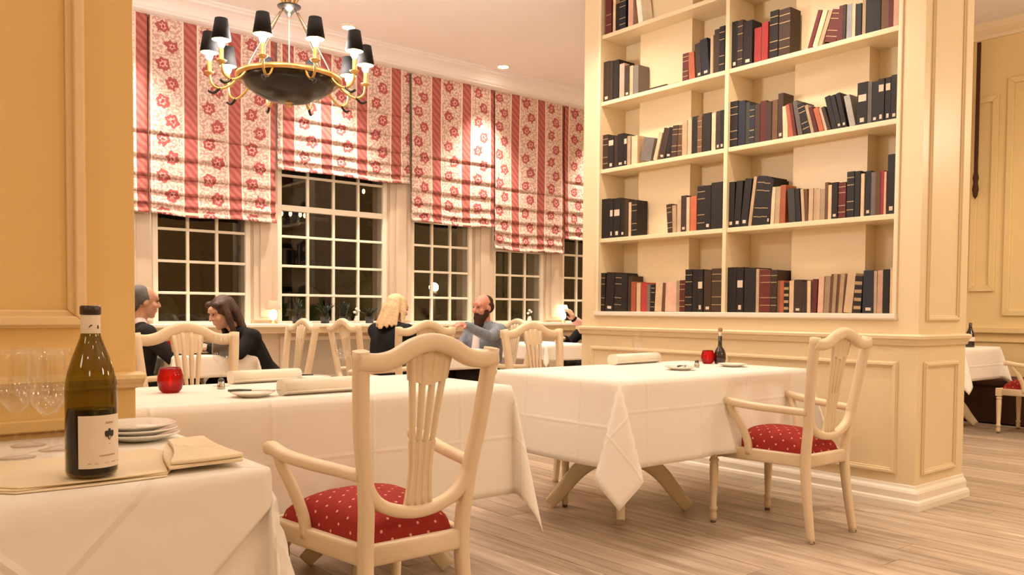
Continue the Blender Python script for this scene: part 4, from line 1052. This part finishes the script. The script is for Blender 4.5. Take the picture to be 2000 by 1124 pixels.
l = lamp('bowl_fill_light', 'POINT', (0, 0, .05), 160, (1, .93, .88), .14); l.parent = ch  # added light inside the bowl to brighten the ceiling; no bulb is built
for k in range(5):
    a = va+R(36+72*k); c, s = math.cos(a), math.sin(a)
    P = [(c*lerp(RBW-.005, .045, t/8), s*lerp(RBW-.005, .045, t/8), lerp(.03, .365, (t/8)**.85)) for t in range(9)]
    MB().sweep(P, .0035, n=6, e=2).build('chain_rod', 'rod_bronze', ch)
MB().lathe([(.0, .335), (.010, .338), (.018, .352), (.030, .366), (.058, .382), (.060, .388), (.030, .392), (.0, .394)], 28).build('crown_plate', 'black_metal', ch)
for k in range(10):
    a = R(36*k); c, s = math.cos(a), math.sin(a)
    P = smooth_path([(c*.028, s*.028, .388), (c*.050, s*.050, .430), (c*.085, s*.085, .480), (c*.100, s*.100, .505)], 4)
    n = len(P)
    MB().sweep(P, [lerp(.009, .003, i/n) for i in range(n)], [.003]*n, n=6, e=2).build('crown_leaf', 'gilt', ch)
MB().cap((0, 0, .39), (0, 0, CEIL-CHZ-.03), .008, .008, 10).build('stem', 'rod_bronze', ch)
MB().lathe([(.0, CEIL-CHZ-.06), (.03, CEIL-CHZ-.055), (.07, CEIL-CHZ-.02), (.075, CEIL-CHZ), (.0, CEIL-CHZ)], 24).build('canopy', 'gilt', ch)

# ------------------------------------------------------------------ things on the sill
def sill_lamp(x, y, label, shade):
    root = empty('table_lamp', (x, y, .936), 0, label, 'lamp')
    MB().lathe([(.0, 0), (.035, 0), (.036, .006), (.012, .014), (.008, .030), (.0, .030)], 20).build('lamp_base', 'gilt', root)
    MB().ell((0, 0, .075), (.034, .034, .048)).build('glowing_bulb', 'lamp_bulb', root)
    MB().lathe([(.065, .120), (.040, .195), (.038, .195), (.062, .120)], 24, cap=False).build('lamp_shade', shade, root)
    l = lamp('lamp_light', 'POINT', (0, 0, .075), .45, (1, .66, .38), .05); l.parent = root
sill_lamp(2.985, 6.87, 'small glowing lamp with red patterned shade on the window sill', 'lamp_red_shade')
sill_lamp(6.36, 6.87, 'small bright lamp on the sill near the bookcase end', 'lamp_white_shade')
def sill_plant(x, h, sp, label, seed, ma='leaf_dark'):
    rg = random.Random(seed)
    root = empty('potted_plant', (x, 6.87, .936), 0, label, 'plant')
    MB().lathe([(.0, 0), (.035, 0), (.045, .055), (.047, .060), (.0, .058)], 18).build('plant_pot', 'pot_dark', root)
    for k in range(16):
        a = rg.random()*6.28; l = h*(.5+.5*rg.random()); c, s = math.cos(a), math.sin(a); o = sp*rg.random()
        P = smooth_path([(0, 0, .05), (c*o*.35, s*o*.25, .05+l*.6), (c*o*.9, s*o*.4, .05+l)], 4); n = len(P)
        MB().sweep(P, [max(.002, .016*math.sin(math.pi*(i+.6)/(n+.4))) for i in range(n)], [.002]*n, n=6, e=2).build('leaf', ma, root)
for x, h, sp, lab, sd in ((3.20, .17, .13, 'dark spiky plant at the left end of the sill below the shortest blind', 1), (3.47, .13, .14, 'low dark plant in the middle of the sill below the shortest blind', 2), (3.66, .15, .12, 'dark plant on the sill left of the blond woman', 3), (3.92, .11, .12, 'small dark plant on the sill behind the blond woman', 4)):
    sill_plant(x, h, sp, lab, sd)
def sill_flower(x, label):
    root = empty('flower_vase', (x, 6.86, .936), 0, label, 'vase')
    MB().lathe([(.0, 0), (.022, 0), (.026, .03), (.016, .06), (.018, .068), (.0, .06)], 18).build('vase', 'porcelain', root)
    for dx, dz in ((-.02, .10), (.02, .115), (0, .13)):
        MB().cap((0, 0, .05), (dx, 0, dz), .002, .002, 6).build('stem', 'leaf_dark', root)
        MB().ell((dx, 0, dz), (.016, .016, .013)).build('blossom', 'porcelain', root)
sill_flower(3.78, 'white blossoms in a small vase on the sill below the shortest blind')
sill_flower(5.86, 'white blossoms in a small vase on the sill right of the bearded man')

# ------------------------------------------------------------------ people
def remesh(o, vox, it=4):
    m1 = o.modifiers.new('remesh', 'REMESH'); m1.mode = 'VOXEL'; m1.voxel_size = vox; m1.use_smooth_shade = True
    m2 = o.modifiers.new('smooth', 'SMOOTH'); m2.iterations = it; m2.factor = .5
def head_shapes(mb, c, rot, k=1.0):
    def q(x, y, z): return Vector(c)+rot @ Vector((x*k, y*k, z*k))
    e = lambda p, r, n=14, m=10: mb.ell(q(*p), tuple(v*k for v in r), n, m, rot)
    e((0, -.012, .028), (.073, .092, .082)); e((0, .022, -.040), (.056, .066, .070)); e((0, .056, -.090), (.026, .024, .020))
    e((0, .064, .036), (.050, .028, .030)); e((0, .058, -.030), (.046, .034, .030))
    mb.cap(q(0, .086, .018), q(0, .104, -.020), .008*k, .0135*k, 8)
    for s in (-1, 1):
        e((s*.029, .080, .028), (.022, .012, .008), 8, 6); e((s*.036, .058, -.022), (.024, .026, .022), 10, 8)
        e((s*.073, -.006, -.006), (.010, .022, .030), 8, 6); e((s*.010, .094, -.020), (.008, .008, .006), 8, 6)
    e((0, .084, -.052), (.024, .010, .007), 8, 6); e((0, .081, -.063), (.020, .010, .006), 8, 6)
def hand_shapes(mb, w, d, palm_n, curl=.5, k=1.0, thumb=1):
    """hand at wrist w pointing along d; palm_n = direction the palm faces; fingers bend that way"""
    w, d, pn = Vector(w), Vector(d).normalized(), Vector(palm_n).normalized()
    pn = (pn-d*pn.dot(d)).normalized(); sd = d.cross(pn)*thumb
    mb.cap(w, w+d*.045*k, .022*k, .028*k, 10); mb.cap(w+d*.03*k+sd*.016*k, w+d*.075*k+sd*.018*k, .016*k, .014*k, 8); mb.cap(w+d*.03*k-sd*.016*k, w+d*.072*k-sd*.02*k, .016*k, .013*k, 8)
    for i, (o, l) in enumerate(((.026, .066), (.009, .074), (-.009, .070), (-.026, .055))):
        a = w+d*.080*k+sd*o*k; ang = curl*(.8+.12*i)
        b = a+(d*math.cos(ang)+pn*math.sin(ang))*l*.48*k; c2 = b+(d*math.cos(ang*2.1)+pn*math.sin(ang*2.1))*l*.52*k
        mb.cap(a, b, .0098*k, .0090*k, 8); mb.cap(b, c2, .0088*k, .0078*k, 8)
    a = w+d*.022*k+sd*.026*k; b = a+(d*.75+sd*.75+pn*.25).normalized()*.036*k; c2 = b+(d*.95+sd*.25+pn*.35).normalized()*.030*k
    mb.cap(a, b, .0125*k, .0105*k, 8); mb.cap(b, c2, .0100*k, .0085*k, 8)
def person(label, loc, rz, J, skin, top, legs, extra, headrot=(0, 0, 0), hands=None, K=.93):
    root = empty('person', loc, rz, label, 'person')
    rot = Matrix.Rotation(headrot[2], 3, 'Z') @ Matrix.Rotation(headrot[0], 3, 'X') @ Matrix.Rotation(headrot[1], 3, 'Y')
    V = {k: Vector(p) for k, p in J.items()}
    def torso(mb, g):
        mb.ell(V['pel'], (.155*K+g, .115*K+g, .10*K+g)); mb.cap(V['pel']+Vector((-.05, 0, 0)), V['wa']+Vector((-.04, 0, 0)), .105*K+g, .098*K+g); mb.cap(V['pel']+Vector((.05, 0, 0)), V['wa']+Vector((.04, 0, 0)), .105*K+g, .098*K+g)
        for s in (-1, 1):
            mb.cap(V['wa']+Vector((s*.04, 0, 0)), V['ch']+Vector((s*.065, 0, 0)), .096*K+g, .105*K+g)
            mb.cap(V['ch']+Vector((s*.05, -.005, .02)), V['sL' if s < 0 else 'sR'], .09*K+g, .062*K+g)
            mb.cap(V['nk']+Vector((s*.01, -.005, -.025)), V['sL' if s < 0 else 'sR']+Vector((0, 0, .012)), .045*K+g, .045*K+g)
    def arms(mb, g, to=1.0):
        for s in 'LR':
            mb.cap(V['s'+s], V['e'+s], .052*K+g, .040*K+g); wv = V['e'+s].lerp(V['w'+s], to); mb.cap(V['e'+s], wv, .040*K+g, (.027+.008*(1-to))*K+g)
    def legsf(mb, g, sh=False):
        for s in 'LR':
            mb.cap(V['h'+s], V['k'+s], .085*K+g, .058*K+g); mb.cap(V['k'+s], V['a'+s], .055*K+g, .036*K+g)
    body = MB(); torso(body, -.006); arms(body, -.006); legsf(body, -.008)
    for s in 'LR': body.cap(V['a'+s], V['t'+s], .036, .030)
    body.cap(V['nk'], V['hd']+rot @ Vector((0, -.02, -.06)), .050*K, .048*K)
    head_shapes(body, V['hd'], rot, K*1.02)
    for s, th in (('L', 1), ('R', -1)):
        d, pn, cu = (hands or {}).get(s, ((V['w'+s]-V['e'+s]), (0, 0, -1), .5))
        hand_shapes(body, V['w'+s], d, pn, cu, K, th)
    o = body.build('body', skin, root); remesh(o, .0062, 3)
    g = MB(); torso(g, .010); arms(g, .010, .97)
    o = g.build('jacket' if top[1] else 'top', top[0], root); remesh(o, .010, 3)
    g = MB(); legsf(g, .010); g.ell(V['pel'], (.160, .122, .10)); o = g.build('trousers', legs, root); remesh(o, .011, 3)
    g = MB()
    for s in 'LR': g.cap(V['a'+s]-Vector((0, .02, .03)), V['t'+s], .042, .038)
    o = g.build('shoes', 'cloth_black', root); remesh(o, .011, 2)
    for s in (-1, 1):
        MB().ell(V['hd']+rot @ Vector((s*.029*K, .086*K, .012*K)), .0062*K, 8, 6).build('eye', 'eye', root)
    for nm, ma, shapes in extra:
        g = MB()
        for kind, *a in shapes:
            if kind == 'e': g.ell(V['hd']+rot @ (Vector(a[0])*K), tuple(v*K for v in a[1]), 14, 10, rot)
            elif kind == 'c': g.cap(V['hd']+rot @ (Vector(a[0])*K), V['hd']+rot @ (Vector(a[1])*K), a[2]*K, a[3]*K)
            elif kind == 'E': g.ell(a[0], a[1])
            elif kind == 'C': g.cap(a[0], a[1], a[2], a[3])
        o = g.build(nm, ma, root); remesh(o, .0075, 2)
    return root
def pose(lean=.05, hz=1.085, **k):
    J = dict(pel=(0, 0, .555), wa=(0, lean*.3, .64), ch=(0, lean*.75, .80), nk=(0, lean*1.05, .955), hd=(0, lean*1.35+.015, hz),
             sL=(-.170, lean*.9, .895), sR=(.170, lean*.9, .895), eL=(-.225, .16+lean, .72), eR=(.225, .16+lean, .72), wL=(-.13, .36+lean*.8, .785), wR=(.13, .36+lean*.8, .785),
             hL=(-.085, .03, .54), hR=(.085, .03, .54), kL=(-.10, .34, .54), kR=(.10, .34, .54), aL=(-.10, .27, .09), aR=(.10, .27, .09), tL=(-.10, .38, .045), tR=(.10, .38, .045))
    J.update(k); return J
def strands(seed, n, spread, length, r):
    """locks that fall from the crown around the sides and back of the head"""
    rg = random.Random(seed); out = [('e', (0, -.018, .036), (.084, .098, .088)), ('e', (0, -.055, -.03), (.074, .052, .085))]
    for k in range(n):
        a = R(200+140*k/(n-1)) if k % 3 else R(180 if k % 2 else 0)+rg.uniform(-.3, .3)
        c, s_ = math.cos(a), math.sin(a); l = length*rg.uniform(.75, 1.0)
        p0 = (c*.060, s_*.070-.012, .075); p1 = (c*.084, s_*.094-.012, -.01); p2 = (c*(.086+spread*rg.uniform(.3, 1)), s_*(.10+spread*rg.uniform(.2, .8))-.012, -l)
        out += [('c', p0, p1, r, r*1.1), ('c', p1, p2, r*1.1, r*.65)]
    return out
LONG = strands(9, 19, .015, .24, .019)+[('e', (.05, .048, .075), (.040, .035, .026)), ('e', (-.05, .048, .075), (.040, .035, .026))]
short_hair = [('e', (0, -.034, .042), (.078, .086, .076)), ('e', (0, -.070, -.010), (.066, .050, .070)), ('e', (.066, -.02, .02), (.018, .040, .045)), ('e', (-.066, -.02, .02), (.018, .040, .045))]
person('grey-haired person in a dark jacket and white collar beside the left pier', (1.545, 5.745, 0), R(-90), pose(.04, 1.10), 'skin_a', ('cloth_dark', 1), 'cloth_black',
       [('hair', 'hair_grey', short_hair), ('collar', 'cloth_pale', [('C', (-.03, .035, .955), (.03, .035, .955), .048, .048)])], headrot=(R(-4), 0, 0))
long_hair = LONG
person('dark-haired person in a black jacket leaning far forward over the table', (2.40, 5.60, 0), R(90), pose(.24, 1.045, nk=(0, .235, .925), hd=(0, .325, 1.035), ch=(0, .165, .785), sL=(-.165, .19, .865), sR=(.165, .19, .865), eL=(-.22, .30, .77), eR=(.22, .30, .77), wL=(-.09, .44, .80), wR=(.09, .44, .80)),
       'skin_b', ('cloth_black', 1), 'cloth_black', [('hair', 'hair_brown', long_hair)], headrot=(R(-20), 0, R(8)))
blond_hair = strands(5, 19, .045, .20, .020)
person('blond person in a black top seen from behind at the window table', (3.29, 5.57, 0), R(-78), pose(.10, 1.07), 'skin_b', ('cloth_black', 0), 'cloth_black', [('hair', 'hair_blond', blond_hair)], headrot=(R(-14), 0, R(-6)))
bald_hair = [('e', (0, -.055, .005), (.077, .058, .066)), ('e', (.066, -.02, .005), (.016, .034, .040)), ('e', (-.066, -.02, .005), (.016, .034, .040)), ('e', (0, -.046, .052), (.072, .062, .056))]
beard = [('e', (0, .045, -.085), (.060, .056, .050)), ('e', (0, .060, -.125), (.046, .044, .052)), ('e', (.050, .015, -.050), (.020, .034, .040)), ('e', (-.050, .015, -.050), (.020, .034, .040)), ('e', (0, .088, -.044), (.034, .014, .008))]
person('bearded person in a blue-grey jacket stretching one arm out', (4.245, 5.50, 0), R(94), pose(.03, 1.085, eL=(-.255, .20, .85), wL=(-.205, .41, .945), eR=(.225, .14, .70), wR=(.12, .33, .79)), 'skin_red', ('cloth_bluegrey', 1), 'cloth_dark',
       [('hair', 'beard', bald_hair), ('beard', 'beard', beard), ('shirt', 'cloth_pale', [('C', (0, .105, .90), (0, .125, .68), .035, .048)])], headrot=(R(-6), 0, R(6)),
       hands={'L': ((-.02, 1, .12), (.3, 0, -1), .75), 'R': ((0, 1, .1), (0, 0, -1), .5)})
person('person in dark clothes mostly hidden behind the bookcase, one hand raised', (6.02, 5.96, 0), R(90), pose(.06, 1.06, eL=(-.24, .30, .86), wL=(-.20, .55, .985), wR=(.14, .34, .79)), 'skin_b', ('cloth_black', 0), 'cloth_dark',
       [('hair', 'hair_brown', short_hair), ('sleeve', 'cloth_pink', [('C', (-.235, .32, .865), (-.203, .53, .972), .044, .040)])], hands={'L': ((0, .55, .85), (.6, 0, -.3), .5), 'R': ((0, 1, 0), (0, 0, -1), .5)})

# ------------------------------------------------------------------ outside, at night
tag(MB().box(-15, 40, 7.3, 40, -.4, -.3).build('ground', 'ground_night'), 'dark ground outside the windows', kind='structure')
bl = empty('building', (12, 24, -.3), 0, 'dark brown building seen through the panes at night', 'building')
MB().box(-16, 22, 0, 2, 0, 9).build('facade', 'brick_night', bl)
for i in range(13):
    for j in range(2):
        x = -14.5+2.7*i; w = MB().box(x, x+1.1, -.06, .02, 1.2+3.0*j, 2.9+3.0*j).build('window', 'window_night', bl)
        MB().box(x-.09, x+1.19, -.12, .0, 1.08+3.0*j, 1.2+3.0*j).build('sill', 'trim_cream', w)
def street_lamp(x, y, z, label, e, r=.13):
    root = empty('street_lamp', (x, y, -.3), 0, label, 'street lamp')
    MB().cap((0, 0, 0), (0, 0, z+.3-r), .045, .03, 10).build('post', 'iron', root)
    MB().lathe([(.0, z+.3-r-.05), (.07, z+.3-r-.04), (.06, z+.3-r+.02), (.0, z+.3-r+.02)], 14).build('collar', 'iron', root)
    MB().ell((0, 0, z+.3), r).build('lamp_globe', 'lamp_globe', root)
    l = lamp('street_light', 'POINT', (0, -.3, z+.3), e, (1, .75, .4), .12); l.parent = root
street_lamp(8.43, 12.5, 1.47, 'round glowing street lamp outside the third window', 30, .085)
street_lamp(6.72, 11.5, 1.42, 'round glowing street lamp at the right edge of the widest window', 20, .075)
def hedge(x, y, w, h, label, seed):
    rg = random.Random(seed); root = empty('hedge', (x, y, -.3), 0, label, 'bush')
    g = MB()
    for k in range(26): g.ell((rg.uniform(-w, w), rg.uniform(-.4, .4), rg.uniform(.2, h)), rg.uniform(.20, .42), 9, 7)
    g.build('foliage', 'hedge', root)
    MB().cap((0, 0, 0), (0, 0, .5), .05, .04, 8).build('trunk', 'iron', root)
hedge(8.6, 14.4, .8, 1.9, 'lamplit bush outside the third window', 1)
hedge(6.2, 14.4, .7, 1.5, 'lamplit bush outside the widest window', 2)
hedge(12.2, 15.0, 1.6, 2.4, 'dim bush outside the window behind the bearded man', 3)
hedge(2.8, 13.5, 1.4, 1.4, 'dim low bush outside the first window', 4)
def pane_reflection(x, y, z, n, label):  # stands in for chandelier lights mirrored in the panes; the post is added
    root = empty('reflection_lights', (x, y, z), 0, label, 'chandelier reflection')
    MB().lathe([(.0, -.07), (.08, -.05), (.12, 0), (.0, .01)], 18).build('lamp_bowl', 'iron', root)
    for k in range(n):
        a = R(200+140*k/(n-1)); c, s = math.cos(a)*.16, math.sin(a)*.10
        MB().cap((c*.5, s*.5, 0), (c, s, .03), .008, .008, 6).build('arm', 'iron', root)
        MB().ell((c, s, .075), (.020, .020, .032), 10, 8).build('bulb', 'bulb_dim', root)
    MB().cap((0, 0, -z-.3), (0, 0, 0), .012, .010, 8).build('post', 'iron', root)
pane_reflection(4.42, 9.62, 2.13, 4, 'chandelier reflection in the upper left pane of the widest window, built as lamps outside')
pane_reflection(5.53, 9.62, 2.50, 3, 'chandelier reflection in the top right pane of the widest window, built as lamps outside')
